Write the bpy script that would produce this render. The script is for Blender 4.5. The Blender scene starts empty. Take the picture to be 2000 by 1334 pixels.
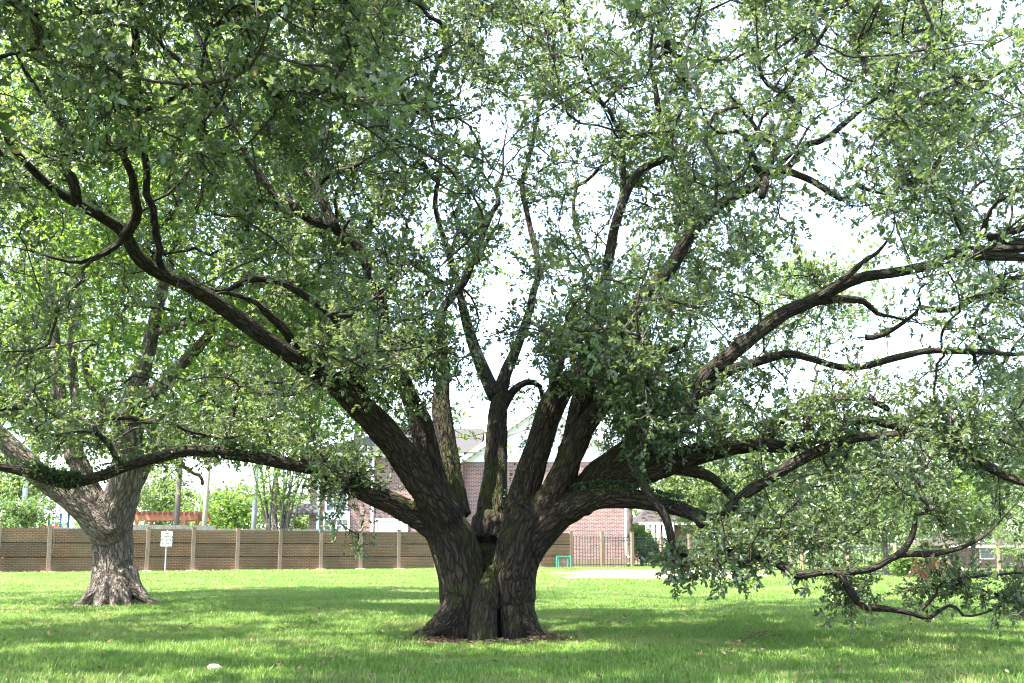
import bpy, bmesh, math, random
import numpy as np
from mathutils import Vector, Matrix

R = math.radians
rng = np.random.default_rng(7)
random.seed(7)
scene = bpy.context.scene
COL = scene.collection

# ------------------------------------------------------------------ camera, sky, sun, exposure
CAMH, PITCH, FPX = 0.95, R(8.0), 2000 * 35 / 36
cam_d = bpy.data.cameras.new('camera'); cam = bpy.data.objects.new('camera', cam_d); COL.objects.link(cam)
cam.location = (0, 0, CAMH); cam.rotation_euler = (R(90) + PITCH, 0, 0)
cam_d.lens = 35; cam_d.sensor_width = 36; cam_d.shift_y = 133 / 2000
cam_d.clip_start = 0.1; cam_d.clip_end = 3000
cam_d.dof.use_dof = True; cam_d.dof.focus_distance = 11.0; cam_d.dof.aperture_fstop = 4.0
scene.camera = cam

SUN = np.array((-0.46, -0.24, 1.0)); SUN /= np.linalg.norm(SUN)
world = bpy.data.worlds.new('World'); scene.world = world; world.use_nodes = True
wn = world.node_tree.nodes; wl = world.node_tree.links
sky = wn.new('ShaderNodeTexSky'); sky.sky_type = 'NISHITA'; sky.sun_disc = False
sky.sun_elevation = math.asin(SUN[2]); sky.sun_rotation = math.atan2(SUN[0], SUN[1])
sky.air_density = 1.0; sky.dust_density = 1.2; sky.ozone_density = 1.0
hz_ = wn.new('ShaderNodeMix'); hz_.data_type = 'RGBA'; hz_.blend_type = 'ADD'; hz_.inputs[0].default_value = 1.0
hz_.inputs[7].default_value = (.95, .95, .98, 1)          # thin bright haze over the whole sky
wl.new(sky.outputs[0], hz_.inputs[6]); wl.new(hz_.outputs[2], wn['Background'].inputs[0]); wn['Background'].inputs[1].default_value = 0.15
sun_d = bpy.data.lights.new('sun', 'SUN'); sun_d.energy = 5.0; sun_d.angle = R(0.6); sun_d.color = (1, 0.95, 0.86)
sun = bpy.data.objects.new('sun', sun_d); COL.objects.link(sun)
sun.rotation_euler = Vector(SUN).to_track_quat('Z', 'Y').to_euler(); sun.location = (-20, -10, 40)
scene.view_settings.view_transform = 'Standard'; scene.view_settings.look = 'None'
scene.view_settings.exposure = 2.7; scene.view_settings.gamma = 1.0
scene.view_settings.use_curve_mapping = False
scene.cycles.max_bounces = 8; scene.cycles.diffuse_bounces = 4; scene.cycles.glossy_bounces = 2
scene.cycles.transmission_bounces = 4; scene.cycles.transparent_max_bounces = 8
scene.cycles.use_denoising = True; scene.cycles.filter_width = 1.15; scene.cycles.denoising_prefilter = 'ACCURATE'; scene.cycles.caustics_reflective = False; scene.cycles.caustics_refractive = False

# ------------------------------------------------------------------ small maths
cP, sP = math.cos(PITCH), math.sin(PITCH)
def P(px, py, Y):
    """point at world depth Y seen at photo pixel (px, py)"""
    x, y = (px - 1000) / FPX, (800 - py) / FPX
    d = np.array((x, cP - y * sP, sP + y * cP))
    return d * (Y / d[1]) + np.array((0, 0, CAMH))
def proj(p):
    p = np.asarray(p, float); q = p - np.array((0, 0, CAMH))
    dep = q[..., 1] * cP + q[..., 2] * sP
    up = -q[..., 1] * sP + q[..., 2] * cP
    dep = np.maximum(dep, 0.05)
    return 1000 + FPX * q[..., 0] / dep, 800 - FPX * up / dep, dep
def unit(v): return v / np.maximum(np.linalg.norm(v, axis=-1, keepdims=True), 1e-9)
def sst(t): t = np.clip(t, 0, 1); return t * t * (3 - 2 * t)
def zg(x, y): return -0.5 * sst((np.asarray(x) - 5) / 17) * sst((np.asarray(y) - 18) / 28)
def vnoise(p, seed=0):
    """value noise in [-1,1] on Nx3 points"""
    p = np.asarray(p, float); i = np.floor(p).astype(np.int64); f = p - i; f = f * f * (3 - 2 * f)
    def h(a, b, c):
        n = (a * 374761393 + b * 668265263 + c * 2147483647 + seed * 1274126177) & 0xffffffff
        n = ((n ^ (n >> 13)) * 1274126177) & 0xffffffff
        return ((n ^ (n >> 16)) & 0xffff) / 32767.5 - 1
    o = 0
    for a in (0, 1):
        for b in (0, 1):
            for c in (0, 1):
                w = (f[:, 0] if a else 1 - f[:, 0]) * (f[:, 1] if b else 1 - f[:, 1]) * (f[:, 2] if c else 1 - f[:, 2])
                o = o + w * h(i[:, 0] + a, i[:, 1] + b, i[:, 2] + c)
    return o

# ------------------------------------------------------------------ objects
def link(o, parent=None):
    COL.objects.link(o)
    if parent is not None: o.parent = parent
    return o
def tag(o, label=None, cat=None, group=None, kind=None):
    if label: o['label'] = label
    if cat: o['category'] = cat
    if group: o['group'] = group
    if kind: o['kind'] = kind
    return o
def empty(name, loc=(0, 0, 0), rz=0, **k):
    o = bpy.data.objects.new(name, None); o.location = tuple(float(v) for v in loc); o.rotation_euler = (0, 0, rz); o.empty_display_size = 0.2
    return tag(link(o), **k)
def mesh_np(name, V, loops, sizes, mat, parent=None, attrs=(), smooth=False, local=True):
    """V Nx3 in world space (parents here are unrotated empties), polygons from flat loops + sizes"""
    me = bpy.data.meshes.new(name); V = np.asarray(V, np.float32)
    if parent is not None and local: V = V - np.array(parent.location, np.float32)
    loops = np.asarray(loops, np.int32).ravel(); sizes = np.asarray(sizes, np.int32)
    me.vertices.add(len(V)); me.vertices.foreach_set('co', V.ravel())
    me.loops.add(len(loops)); me.loops.foreach_set('vertex_index', loops)
    me.polygons.add(len(sizes)); me.polygons.foreach_set('loop_start', np.concatenate(([0], np.cumsum(sizes)[:-1])).astype(np.int32) if len(sizes) else np.zeros(0, np.int32))
    if smooth: me.polygons.foreach_set('use_smooth', np.ones(len(sizes), bool))
    for an, ty, dom, val in attrs:
        a = me.attributes.new(an, ty, dom)
        a.data.foreach_set('vector' if ty == 'FLOAT_VECTOR' else 'value', np.asarray(val, np.float32 if ty != 'INT' else np.int32).ravel())
    me.update(calc_edges=True)
    if mat: me.materials.append(mat)
    return link(bpy.data.objects.new(name, me), parent)
class MB:
    """collects boxes / tubes / polygons into one mesh"""
    def __init__(s): s.v = []; s.f = []
    def poly(s, pts):
        n = len(s.v); s.v += [tuple(p) for p in pts]; s.f.append(list(range(n, n + len(pts)))); return s
    def box(s, c, d, M=None, bev=0.0):
        hx, hy, hz = d[0] / 2, d[1] / 2, d[2] / 2; n = len(s.v)
        if bev:
            b = min(bev, hx * .6, hy * .6); ring = [(hx - b, -hy), (hx, -hy + b), (hx, hy - b), (hx - b, hy), (-hx + b, hy), (-hx, hy - b), (-hx, -hy + b), (-hx + b, -hy)]
        else: ring = [(hx, -hy), (hx, hy), (-hx, hy), (-hx, -hy)]
        k = len(ring); pts = [(x, y, -hz) for x, y in ring] + [(x, y, hz) for x, y in ring]
        for p in pts:
            q = Vector(p)
            if M is not None: q = M @ q
            s.v.append((q[0] + c[0], q[1] + c[1], q[2] + c[2]))
        for i in range(k): s.f.append([n + i, n + (i + 1) % k, n + k + (i + 1) % k, n + k + i])
        s.f.append([n + i for i in reversed(range(k))]); s.f.append([n + k + i for i in range(k)]); return s
    def tube(s, pts, r, sides=8):
        V, F, _ = tube_np(np.array(pts, float), np.full(len(pts), r) if np.isscalar(r) else np.array(r, float), sides, cap=True)
        n = len(s.v); s.v += [tuple(v) for v in V]; s.f += [[n + i for i in f if i >= 0] for f in F]; return s
    def build(s, name, mat, parent=None, smooth=False):
        me = bpy.data.meshes.new(name); me.from_pydata(s.v, [], s.f); me.materials.append(mat)
        if smooth: me.polygons.foreach_set('use_smooth', np.ones(len(me.polygons), bool))
        me.update(); return link(bpy.data.objects.new(name, me), parent)
def frames(path):
    T = np.gradient(path, axis=0) if len(path) > 2 else np.repeat((path[-1:] - path[:1]), len(path), 0)
    T = unit(T); N = np.zeros_like(T); a = np.array((0., 0, 1)) if abs(T[0, 2]) < .9 else np.array((1., 0, 0))
    n = unit(a - T[0] * (a @ T[0]))
    for i in range(len(T)):
        n = n - T[i] * (n @ T[i]); n = n / (np.linalg.norm(n) + 1e-9); N[i] = n
    return T, N, np.cross(T, N)
def tube_np(path, rad, sides=6, cap=False, along0=0.0):
    T, N, B = frames(path); n = len(path)
    al = along0 + np.concatenate(([0], np.cumsum(np.linalg.norm(np.diff(path, axis=0), axis=1))))
    th = np.arange(sides) * 2 * math.pi / sides; c, s = np.cos(th), np.sin(th)
    off = N[:, None] * c[None, :, None] + B[:, None] * s[None, :, None]
    V = (path[:, None] + off * rad[:, None, None]).reshape(-1, 3)
    co = np.stack((np.broadcast_to(c, (n, sides)) * rad[:, None], np.broadcast_to(s, (n, sides)) * rad[:, None], np.broadcast_to(al[:, None], (n, sides))), -1).reshape(-1, 3)
    i = np.arange(n - 1)[:, None] * sides; j = np.arange(sides)[None]; k = (j + 1) % sides
    F = np.stack((i + j, i + k, i + sides + k, i + sides + j), -1).reshape(-1, 4)
    if cap:
        V = np.vstack((V, path[0] - T[0] * rad[0] * .25, path[-1] + T[-1] * rad[-1] * .25)); co = np.vstack((co, (0, 0, al[0]), (0, 0, al[-1])))
        a, b = n * sides, n * sides + 1; o = (n - 1) * sides
        F = np.vstack((F, [[a, (q + 1) % sides, q, -1] for q in range(sides)], [[b, o + q, o + (q + 1) % sides, -1] for q in range(sides)]))
    return V, F, co
def join_tubes(tubes):
    V, L, S, C = [], [], [], []; n = 0
    for v, f, c in tubes:
        m = f >= 0; L.append((f + n)[m]); S.append(m.sum(1)); V.append(v); C.append(c); n += len(v)
    return np.vstack(V), np.concatenate(L), np.concatenate(S), np.vstack(C)
def tubes_obj(name, tubes, mat, parent, smooth=True):
    V, L, S, C = join_tubes(tubes)
    return mesh_np(name, V, L, S, mat, parent, [('bark_co', 'FLOAT_VECTOR', 'POINT', C)], smooth)

# ------------------------------------------------------------------ materials
def mat(name):
    m = bpy.data.materials.new(name); m.use_nodes = True; nt = m.node_tree
    return m, nt.nodes, nt.links, nt.nodes['Principled BSDF']
def ramp(n, stops, src=None, l=None):
    r = n.new('ShaderNodeValToRGB'); e = r.color_ramp.elements
    while len(e) < len(stops): e.new(0.5)
    for q, (p, c) in zip(e, stops): q.position = p; q.color = (*c, 1)
    if src is not None: l.new(src, r.inputs[0])
    return r
def mixc(n, l, fac, a, b, mode='MIX'):
    m = n.new('ShaderNodeMix'); m.data_type = 'RGBA'; m.blend_type = mode
    for s, v in ((m.inputs[0], fac), (m.inputs[6], a), (m.inputs[7], b)):
        if hasattr(v, 'is_output'): l.new(v, s)
        else: s.default_value = v if not isinstance(v, tuple) else (*v, 1)
    return m.outputs[2]
def math_n(n, l, op, a, b=0.0, clamp=False):
    m = n.new('ShaderNodeMath'); m.operation = op; m.use_clamp = clamp
    for s, v in zip(m.inputs, (a, b)):
        if hasattr(v, 'is_output'): l.new(v, s)
        else: s.default_value = v
    return m.outputs[0]
def noise(n, l, vec, scale, detail=4, rough=.55):
    t = n.new('ShaderNodeTexNoise'); t.inputs['Scale'].default_value = scale; t.inputs['Detail'].default_value = detail; t.inputs['Roughness'].default_value = rough
    if vec is not None: l.new(vec, t.inputs['Vector'])
    return t
def mapping(n, l, vec, sc=(1, 1, 1), loc=(0, 0, 0)):
    m = n.new('ShaderNodeMapping'); l.new(vec, m.inputs[0]); m.inputs['Scale'].default_value = sc; m.inputs['Location'].default_value = loc; return m.outputs[0]
def bump(n, l, h, bs, dist, st=1.0):
    b = n.new('ShaderNodeBump'); b.inputs['Strength'].default_value = st; b.inputs['Distance'].default_value = dist
    l.new(h, b.inputs['Height']); l.new(b.outputs[0], bs.inputs['Normal'])
def bark_mat(name, dark, mid, light, moss=None, scale=24, lichen=None):
    m, n, l, bs = mat(name)
    a = n.new('ShaderNodeAttribute'); a.attribute_name = 'bark_co'; co = a.outputs['Vector']
    wob = noise(n, l, mapping(n, l, co, (1, 1, .5)), 5, 3)
    add = n.new('ShaderNodeVectorMath'); add.operation = 'MULTIPLY_ADD'; l.new(wob.outputs['Color'], add.inputs[0]); add.inputs[1].default_value = (.11, .11, .3); l.new(co, add.inputs[2])
    mc = mapping(n, l, add.outputs[0], (1, 1, .19))
    v = n.new('ShaderNodeTexVoronoi'); v.feature = 'DISTANCE_TO_EDGE'; v.inputs['Scale'].default_value = scale; l.new(mc, v.inputs['Vector'])
    v2 = n.new('ShaderNodeTexVoronoi'); v2.feature = 'DISTANCE_TO_EDGE'; v2.inputs['Scale'].default_value = scale * 2.3; l.new(mc, v2.inputs['Vector'])
    fine = noise(n, l, mc, 60, 5, .65)
    h = math_n(n, l, 'MULTIPLY_ADD', v.outputs['Distance'], 2.2); n_h = h.node; n_h.inputs[2].default_value = 0; 
    h = math_n(n, l, 'ADD', math_n(n, l, 'MINIMUM', h, .55), math_n(n, l, 'MULTIPLY', math_n(n, l, 'MINIMUM', v2.outputs['Distance'], .25), 1.0))
    h = math_n(n, l, 'ADD', h, math_n(n, l, 'MULTIPLY', fine.outputs[0], .35))
    c = ramp(n, [(0.15, dark), (0.45, mid), (0.95, light)], h, l).outputs[0]
    pat = noise(n, l, co, 1.7, 5)
    c = mixc(n, l, math_n(n, l, 'MULTIPLY', pat.outputs[0], .9, True), c, tuple(0.45 * q for q in mid))
    if lichen:
        g = noise(n, l, co, 6, 6, .7); f = ramp(n, [(.58, (0, 0, 0)), (.70, (1, 1, 1))], g.outputs[0], l).outputs[0]
        c = mixc(n, l, math_n(n, l, 'MULTIPLY', f, .55), c, lichen)
    if moss:
        geo = n.new('ShaderNodeNewGeometry'); sx = n.new('ShaderNodeSeparateXYZ'); l.new(geo.outputs['Normal'], sx.inputs[0])
        g = noise(n, l, geo.outputs['Position'], 2.6, 6, .65)
        f = math_n(n, l, 'ADD', g.outputs[0], math_n(n, l, 'MULTIPLY', sx.outputs[2], .18))
        f = ramp(n, [(.52, (0, 0, 0)), (.70, (1, 1, 1))], f, l).outputs[0]
        c = mixc(n, l, math_n(n, l, 'MULTIPLY', f, .75), c, moss)
    l.new(c, bs.inputs['Base Color']); bs.inputs['Roughness'].default_value = .9; bs.inputs['Specular IOR Level'].default_value = .2
    bump(n, l, h, bs, .05, 1.0)
    return m
def leaf_mat(name, lo, hi, trans, under, tf=.42, gloss=.38, spec=.5, warm=None):
    m, n, l, bs = mat(name)
    a = n.new('ShaderNodeAttribute'); a.attribute_name = 'tint'
    stops = [(0, lo), (.93, hi)] + ([(.975, hi), (.99, warm)] if warm else [])
    c = ramp(n, stops, a.outputs['Fac'], l).outputs[0]
    geo = n.new('ShaderNodeNewGeometry')
    c2 = mixc(n, l, geo.outputs['Backfacing'], c, mixc(n, l, .6, c, under))
    l.new(c2, bs.inputs['Base Color']); bs.inputs['Roughness'].default_value = gloss; bs.inputs['Specular IOR Level'].default_value = spec
    t = n.new('ShaderNodeBsdfTranslucent'); l.new(mixc(n, l, .75, c, trans), t.inputs[0])
    mx = n.new('ShaderNodeMixShader'); mx.inputs[0].default_value = tf; l.new(bs.outputs[0], mx.inputs[1]); l.new(t.outputs[0], mx.inputs[2])
    l.new(mx.outputs[0], n['Material Output'].inputs[0]); return m
def plain(name, col, rough=.7, var=.25, scale=6, spec=.3, bumpd=0.0, metal=0.0, stain=None, emit=None):
    m, n, l, bs = mat(name); tc = n.new('ShaderNodeNewGeometry').outputs['Position']
    g = noise(n, l, tc, scale, 6, .6)
    c = ramp(n, [(.25, tuple(q * (1 - var) for q in col)), (.75, tuple(min(1, q * (1 + var)) for q in col))], g.outputs[0], l).outputs[0]
    if stain:
        g2 = noise(n, l, mapping(n, l, tc, (1, 1, .35)), scale * .35, 5)
        c = mixc(n, l, ramp(n, [(.45, (0, 0, 0)), (.68, (1, 1, 1))], g2.outputs[0], l).outputs[0], c, stain)
    l.new(c, bs.inputs['Base Color']); bs.inputs['Roughness'].default_value = rough; bs.inputs['Specular IOR Level'].default_value = spec; bs.inputs['Metallic'].default_value = metal
    if bumpd: bump(n, l, noise(n, l, tc, scale * 6, 5).outputs[0], bs, bumpd)
    return m
def brick_mat(name, c1, c2, mortar, bw, bh, ms, var=.5, stain=None, blue=None):
    m, n, l, bs = mat(name); tc = n.new('ShaderNodeTexCoord').outputs['Object']
    sx = n.new('ShaderNodeSeparateXYZ'); l.new(tc, sx.inputs[0]); cb = n.new('ShaderNodeCombineXYZ')
    l.new(math_n(n, l, 'ADD', sx.outputs[0], sx.outputs[1]), cb.inputs[0]); l.new(sx.outputs[2], cb.inputs[1])
    b = n.new('ShaderNodeTexBrick'); l.new(cb.outputs[0], b.inputs['Vector']); b.inputs['Scale'].default_value = 1
    b.inputs['Brick Width'].default_value = bw; b.inputs['Row Height'].default_value = bh; b.inputs['Mortar Size'].default_value = ms; b.inputs['Bias'].default_value = 0.0
    b.inputs['Mortar Smooth'].default_value = .2
    b.inputs['Color1'].default_value = (*c1, 1); b.inputs['Color2'].default_value = (*c2, 1); b.inputs['Mortar'].default_value = (*mortar, 1)
    c = b.outputs['Color']
    tc = n.new('ShaderNodeNewGeometry').outputs['Position']
    g = noise(n, l, tc, 1.2, 6); c = mixc(n, l, var, c, mixc(n, l, 1.0, c, ramp(n, [(.3, (.55, .5, .45)), (.7, (1.1, 1.05, 1))], g.outputs[0], l).outputs[0], 'MULTIPLY'))
    if stain:
        oi = n.new('ShaderNodeObjectInfo'); c = mixc(n, l, 1.0, c, ramp(n, [(0, (.72, .72, .70)), (1, (1.2, 1.12, 1.0))], oi.outputs['Random'], l).outputs[0], 'MULTIPLY')
        g2 = noise(n, l, mapping(n, l, tc, (1.6, 1.6, .5)), 1.1, 6, .65)
        c = mixc(n, l, math_n(n, l, 'MULTIPLY', ramp(n, [(.42, (0, 0, 0)), (.66, (1, 1, 1))], g2.outputs[0], l).outputs[0], .7), c, stain)
    l.new(c, bs.inputs['Base Color']); bs.inputs['Roughness'].default_value = .88; bs.inputs['Specular IOR Level'].default_value = .2
    inv = math_n(n, l, 'SUBTRACT', 1.0, b.outputs['Fac']); bump(n, l, inv, bs, .012)
    return m

M_BARK = bark_mat('bark_live_oak', (.005, .0035, .0027), (.029, .0205, .0145), (.092, .068, .050), moss=(.036, .045, .008), scale=24)
M_LIMB = bark_mat('bark_limb', (.005, .004, .003), (.027, .020, .0155), (.088, .069, .053), moss=(.034, .042, .012), scale=28, lichen=(.13, .13, .11))
M_BARK2 = bark_mat('bark_pale_oak', (.03, .022, .017), (.15, .122, .099), (.34, .285, .24), scale=19)
M_TWIG = bark_mat('bark_twig', (.02, .015, .012), (.06, .05, .04), (.14, .12, .10), scale=40)
M_LEAF = leaf_mat('leaf_live_oak', (.022, .050, .021), (.098, .142, .060), (.27, .36, .09), (.070, .095, .060), .34, .30, .65, warm=(.28, .14, .04))
M_LEAF2 = leaf_mat('leaf_bright_oak', (.045, .095, .025), (.12, .20, .05), (.32, .48, .06), (.10, .15, .07), .45, .45, .4)
M_LEAF3 = leaf_mat('leaf_garden', (.06, .11, .04), (.16, .22, .08), (.34, .46, .12), (.14, .18, .09), .45, .5, .35)
M_LEAF4 = leaf_mat('leaf_deep', (.035, .075, .02), (.09, .15, .04), (.22, .36, .06), (.09, .12, .06), .4, .45, .4)
M_FERN = leaf_mat('leaf_fern', (.016, .036, .012), (.045, .080, .026), (.08, .14, .03), (.04, .06, .03), .3, .4, .4)
M_DEAD = leaf_mat('leaf_dead', (.10, .045, .022), (.24, .12, .062), (.3, .15, .07), (.22, .13, .08), .3, .7, .2)
M_LITTER = leaf_mat('leaf_fallen', (.07, .036, .022), (.22, .125, .08), (.2, .11, .06), (.18, .12, .085), .2, .75, .2)
M_CONC = plain('concrete_post', (.20, .148, .100), .9, .18, 5, .2, .004, stain=(.14, .10, .06))
M_IRON = plain('black_iron', (.016, .016, .017), .5, .2, 8, .4)
M_WHITE = plain('white_trim', (.72, .73, .74), .5, .06, 4)
M_STEEL = plain('galvanised_steel', (.34, .37, .38), .5, .15, 12, .5, metal=.4)
M_REDWOOD = plain('stained_timber', (.33, .13, .075), .8, .25, 9)
M_GREYWOOD = plain('grey_fence_board', (.27, .24, .19), .9, .3, 6)
M_POLE = plain('pole_wood', (.30, .26, .18), .9, .3, 7)
M_PANEL = brick_mat('fence_panel_brick', (.24, .155, .088), (.185, .122, .070), (.085, .060, .038), .23, .070, .015, .7, stain=(.10, .082, .043))
M_BRICK = brick_mat('house_brick', (.25, .095, .070), (.085, .065, .068), (.36, .31, .285), .254, .076, .011, .3)
M_BRICK2 = brick_mat('far_house_brick', (.22, .10, .075), (.15, .07, .055), (.27, .22, .20), .254, .076, .012, .3)
M_ROOF = plain('roof_shingle', (.05, .046, .044), .9, .3, 14, .2)
M_ROOF2 = plain('brown_roof_shingle', (.05, .038, .033), .9, .3, 14, .2)
M_SIDING = plain('white_siding', (.74, .74, .73), .6, .05, 3)
M_GOAL = plain('green_tube', (.03, .22, .13), .45, .15, 9)
M_NET = plain('net_cord', (.16, .15, .13), .9, .15, 20)
M_DRIVE = plain('concrete_drive', (.30, .27, .25), .9, .12, 1.2, .2)
M_STONE = plain('pale_stone', (.50, .42, .34), .9, .2, 14, .2, .01)
def glass_mat():
    m, n, l, bs = mat('window_glass'); bs.inputs['Base Color'].default_value = (.10, .12, .12, 1); bs.inputs['Roughness'].default_value = .08; bs.inputs['Specular IOR Level'].default_value = .9
    return m
M_GLASS = glass_mat()
M_BLIND = plain('pale_blind', (.62, .66, .68), .6, .08, 3)
def lawn_mask_nodes(n, l, pos):
    """bare sandy strip by the far fence and trampled patches: (sand factor)"""
    sx = n.new('ShaderNodeSeparateXYZ'); l.new(pos, sx.inputs[0])
    g = noise(n, l, pos, .35, 5)
    ex = math_n(n, l, 'MULTIPLY', math_n(n, l, 'SUBTRACT', sx.outputs[0], 6.2), 1 / 5.6)
    line = math_n(n, l, 'ADD', math_n(n, l, 'MULTIPLY', sx.outputs[0], .38), 38.0)
    ey = math_n(n, l, 'MULTIPLY', math_n(n, l, 'SUBTRACT', sx.outputs[1], line), 1 / 10.5)
    d = math_n(n, l, 'ADD', math_n(n, l, 'MULTIPLY', ex, ex), math_n(n, l, 'MULTIPLY', ey, ey))
    d = math_n(n, l, 'ADD', d, math_n(n, l, 'MULTIPLY', math_n(n, l, 'SUBTRACT', g.outputs[0], .5), 1.6))
    return ramp(n, [(.75, (1, 1, 1)), (1.0, (0, 0, 0))], d, l).outputs[0]
def ground_mat():
    m, n, l, bs = mat('lawn_ground'); geo = n.new('ShaderNodeNewGeometry'); pos = geo.outputs['Position']
    a = noise(n, l, pos, 1.1, 7, .65); b = noise(n, l, pos, 18, 4)
    c = ramp(n, [(.3, (.035, .065, .015)), (.55, (.07, .11, .025)), (.75, (.14, .14, .055))], a.outputs[0], l).outputs[0]
    c = mixc(n, l, .35, c, ramp(n, [(.3, (.03, .05, .012)), (.7, (.13, .17, .05))], b.outputs[0], l).outputs[0])
    c = mixc(n, l, lawn_mask_nodes(n, l, pos), c, ramp(n, [(.3, (.30, .23, .16)), (.7, (.44, .36, .27))], b.outputs[0], l).outputs[0])
    l.new(c, bs.inputs['Base Color']); bs.inputs['Roughness'].default_value = .95; bs.inputs['Specular IOR Level'].default_value = .1
    bump(n, l, b.outputs[0], bs, .03); return m
def grass_mat():
    m, n, l, bs = mat('grass_blade'); oi = n.new('ShaderNodeObjectInfo'); geo = n.new('ShaderNodeNewGeometry')
    a = n.new('ShaderNodeAttribute'); a.attribute_name = 'tint'
    c = ramp(n, [(0, (.036, .102, .012)), (.5, (.108, .210, .026)), (.86, (.20, .30, .06)), (1, (.36, .33, .15))], a.outputs['Fac'], l).outputs[0]
    g = noise(n, l, geo.outputs['Position'], .55, 5, .65)
    f = ramp(n, [(.50, (0, 0, 0)), (.66, (1, 1, 1))], g.outputs[0], l).outputs[0]
    c = mixc(n, l, math_n(n, l, 'MULTIPLY', f, .7), c, (.29, .28, .11))
    g2 = noise(n, l, mapping(n, l, geo.outputs['Position'], (1, 1, 1), (40, 7, 0)), .9, 4)
    c = mixc(n, l, ramp(n, [(.55, (0, 0, 0)), (.75, (.6, .6, .6))], g2.outputs[0], l).outputs[0], c, (.03, .085, .02))
    l.new(c, bs.inputs['Base Color']); bs.inputs['Roughness'].default_value = .5; bs.inputs['Specular IOR Level'].default_value = .3
    t = n.new('ShaderNodeBsdfTranslucent'); l.new(mixc(n, l, .6, c, (.25, .38, .07)), t.inputs[0])
    mx = n.new('ShaderNodeMixShader'); mx.inputs[0].default_value = .4; l.new(bs.outputs[0], mx.inputs[1]); l.new(t.outputs[0], mx.inputs[2])
    l.new(mx.outputs[0], n['Material Output'].inputs[0]); return m

# ------------------------------------------------------------------ leaves
def leaves_np(base, ld, nrm, L, W, six):
    """arrays -> verts, loops, sizes ; six: obovate six-sided leaves, else folded diamonds of two triangles"""
    side = unit(np.cross(nrm, ld)); n = len(base); L = L[:, None]; W = W[:, None]
    tip = base + ld * L - nrm * L * .10
    if six:
        a = base + ld * L * .36; b = base + ld * L * .74 - nrm * L * .03
        V = np.stack((base, a - side * W * .40 + nrm * W * .10, b - side * W * .46 + nrm * W * .08, tip, b + side * W * .46 + nrm * W * .08, a + side * W * .40 + nrm * W * .10), 1).reshape(-1, 3)
        i = np.arange(n)[:, None] * 6
        q1 = i + np.array((0, 3, 2, 1)); q2 = i + np.array((0, 5, 4, 3))
        return V, np.stack((q1, q2), 1).reshape(-1), np.full(2 * n, 4)
    mid = base + ld * L * .58
    V = np.stack((base, mid - side * W * .5 + nrm * W * .14, tip, mid + side * W * .5 + nrm * W * .14), 1).reshape(-1, 3)
    i = np.arange(n)[:, None] * 4
    return V, np.stack((i + np.array((0, 2, 1)), i + np.array((0, 3, 2))), 1).reshape(-1), np.full(2 * n, 3)
def rand_dir(n): return unit(rng.normal(size=(n, 3)))
def clump_leaves(tips, dirs, ntw, nlf, L, W, spread=.35, tlen=.28, up=.25):
    """twigs and leaves at every tip. returns leaf arrays and twig segments"""
    n = len(tips); k = n * ntw
    T = np.repeat(tips, ntw, 0); D = np.repeat(dirs, ntw, 0)
    o = T - D * (rng.random((k, 1)) * spread)
    td = unit(D * .55 + rand_dir(k) * .95 + np.array((0, 0, up)))
    tl = tlen * rng.uniform(.55, 1.25, (k, 1))
    m = k * nlf
    t = 1.04 - .8 * rng.random((m, 1)) ** 1.7; O = np.repeat(o, nlf, 0); TD = np.repeat(td, nlf, 0); TL = np.repeat(tl, nlf, 0)
    base = O + TD * TL * t - np.array((0, 0, 1)) * (t * t * TL * .12)
    ld = unit(TD * .75 + rand_dir(m) * .80 + np.array((0, 0, .03)))
    nr = rand_dir(m) * .75 + np.array((0, 0, .75)); nr = unit(nr - ld * (nr * ld).sum(1, keepdims=True))
    s = rng.uniform(.55, 1.25, m) * np.repeat(np.repeat(rng.uniform(.85, 1.15, n), ntw), nlf)
    tint = np.clip(np.repeat(np.repeat(rng.normal(.42, .16, n), ntw), nlf) + rng.normal(0, .16, m), 0, .93)
    tint = np.where(rng.random(m) < .006, 1.0, tint)
    return (base, ld, nr, L * s, W * s, tint), (o, td, tl[:, 0])
def leaves_obj(name, data, mat, parent, six=False, **k):
    base, ld, nr, L, W, tint = data
    V, lo, si = leaves_np(base, ld, nr, L, W, six)
    return tag(mesh_np(name, V, lo, si, mat, parent, [('tint', 'FLOAT', 'FACE', np.repeat(tint, 2))]), **k)
def cat_data(ds): return tuple(np.concatenate([d[i] for d in ds]) for i in range(6))
def twig_tubes(o, td, tl, r0=.0045):
    n = len(o); a = unit(np.cross(td, np.array((.3, .5, .81)))); b = np.cross(td, a)
    th = [0, 2.094, 4.189]; ring = [a * math.cos(q) + b * math.sin(q) for q in th]
    e = o + td * tl[:, None] - np.array((0, 0, 1)) * (tl[:, None] * .12)
    V = np.stack([o + q * r0 for q in ring] + [e], 1).reshape(-1, 3); i = np.arange(n)[:, None] * 4
    F = np.stack((i + np.array((0, 1, 3)), i + np.array((1, 2, 3)), i + np.array((2, 0, 3))), 1).reshape(-1)
    co = np.repeat(rng.random((n, 1, 3)), 4, 1).reshape(-1, 3)
    return V, F, np.full(3 * n, 3), co

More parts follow.
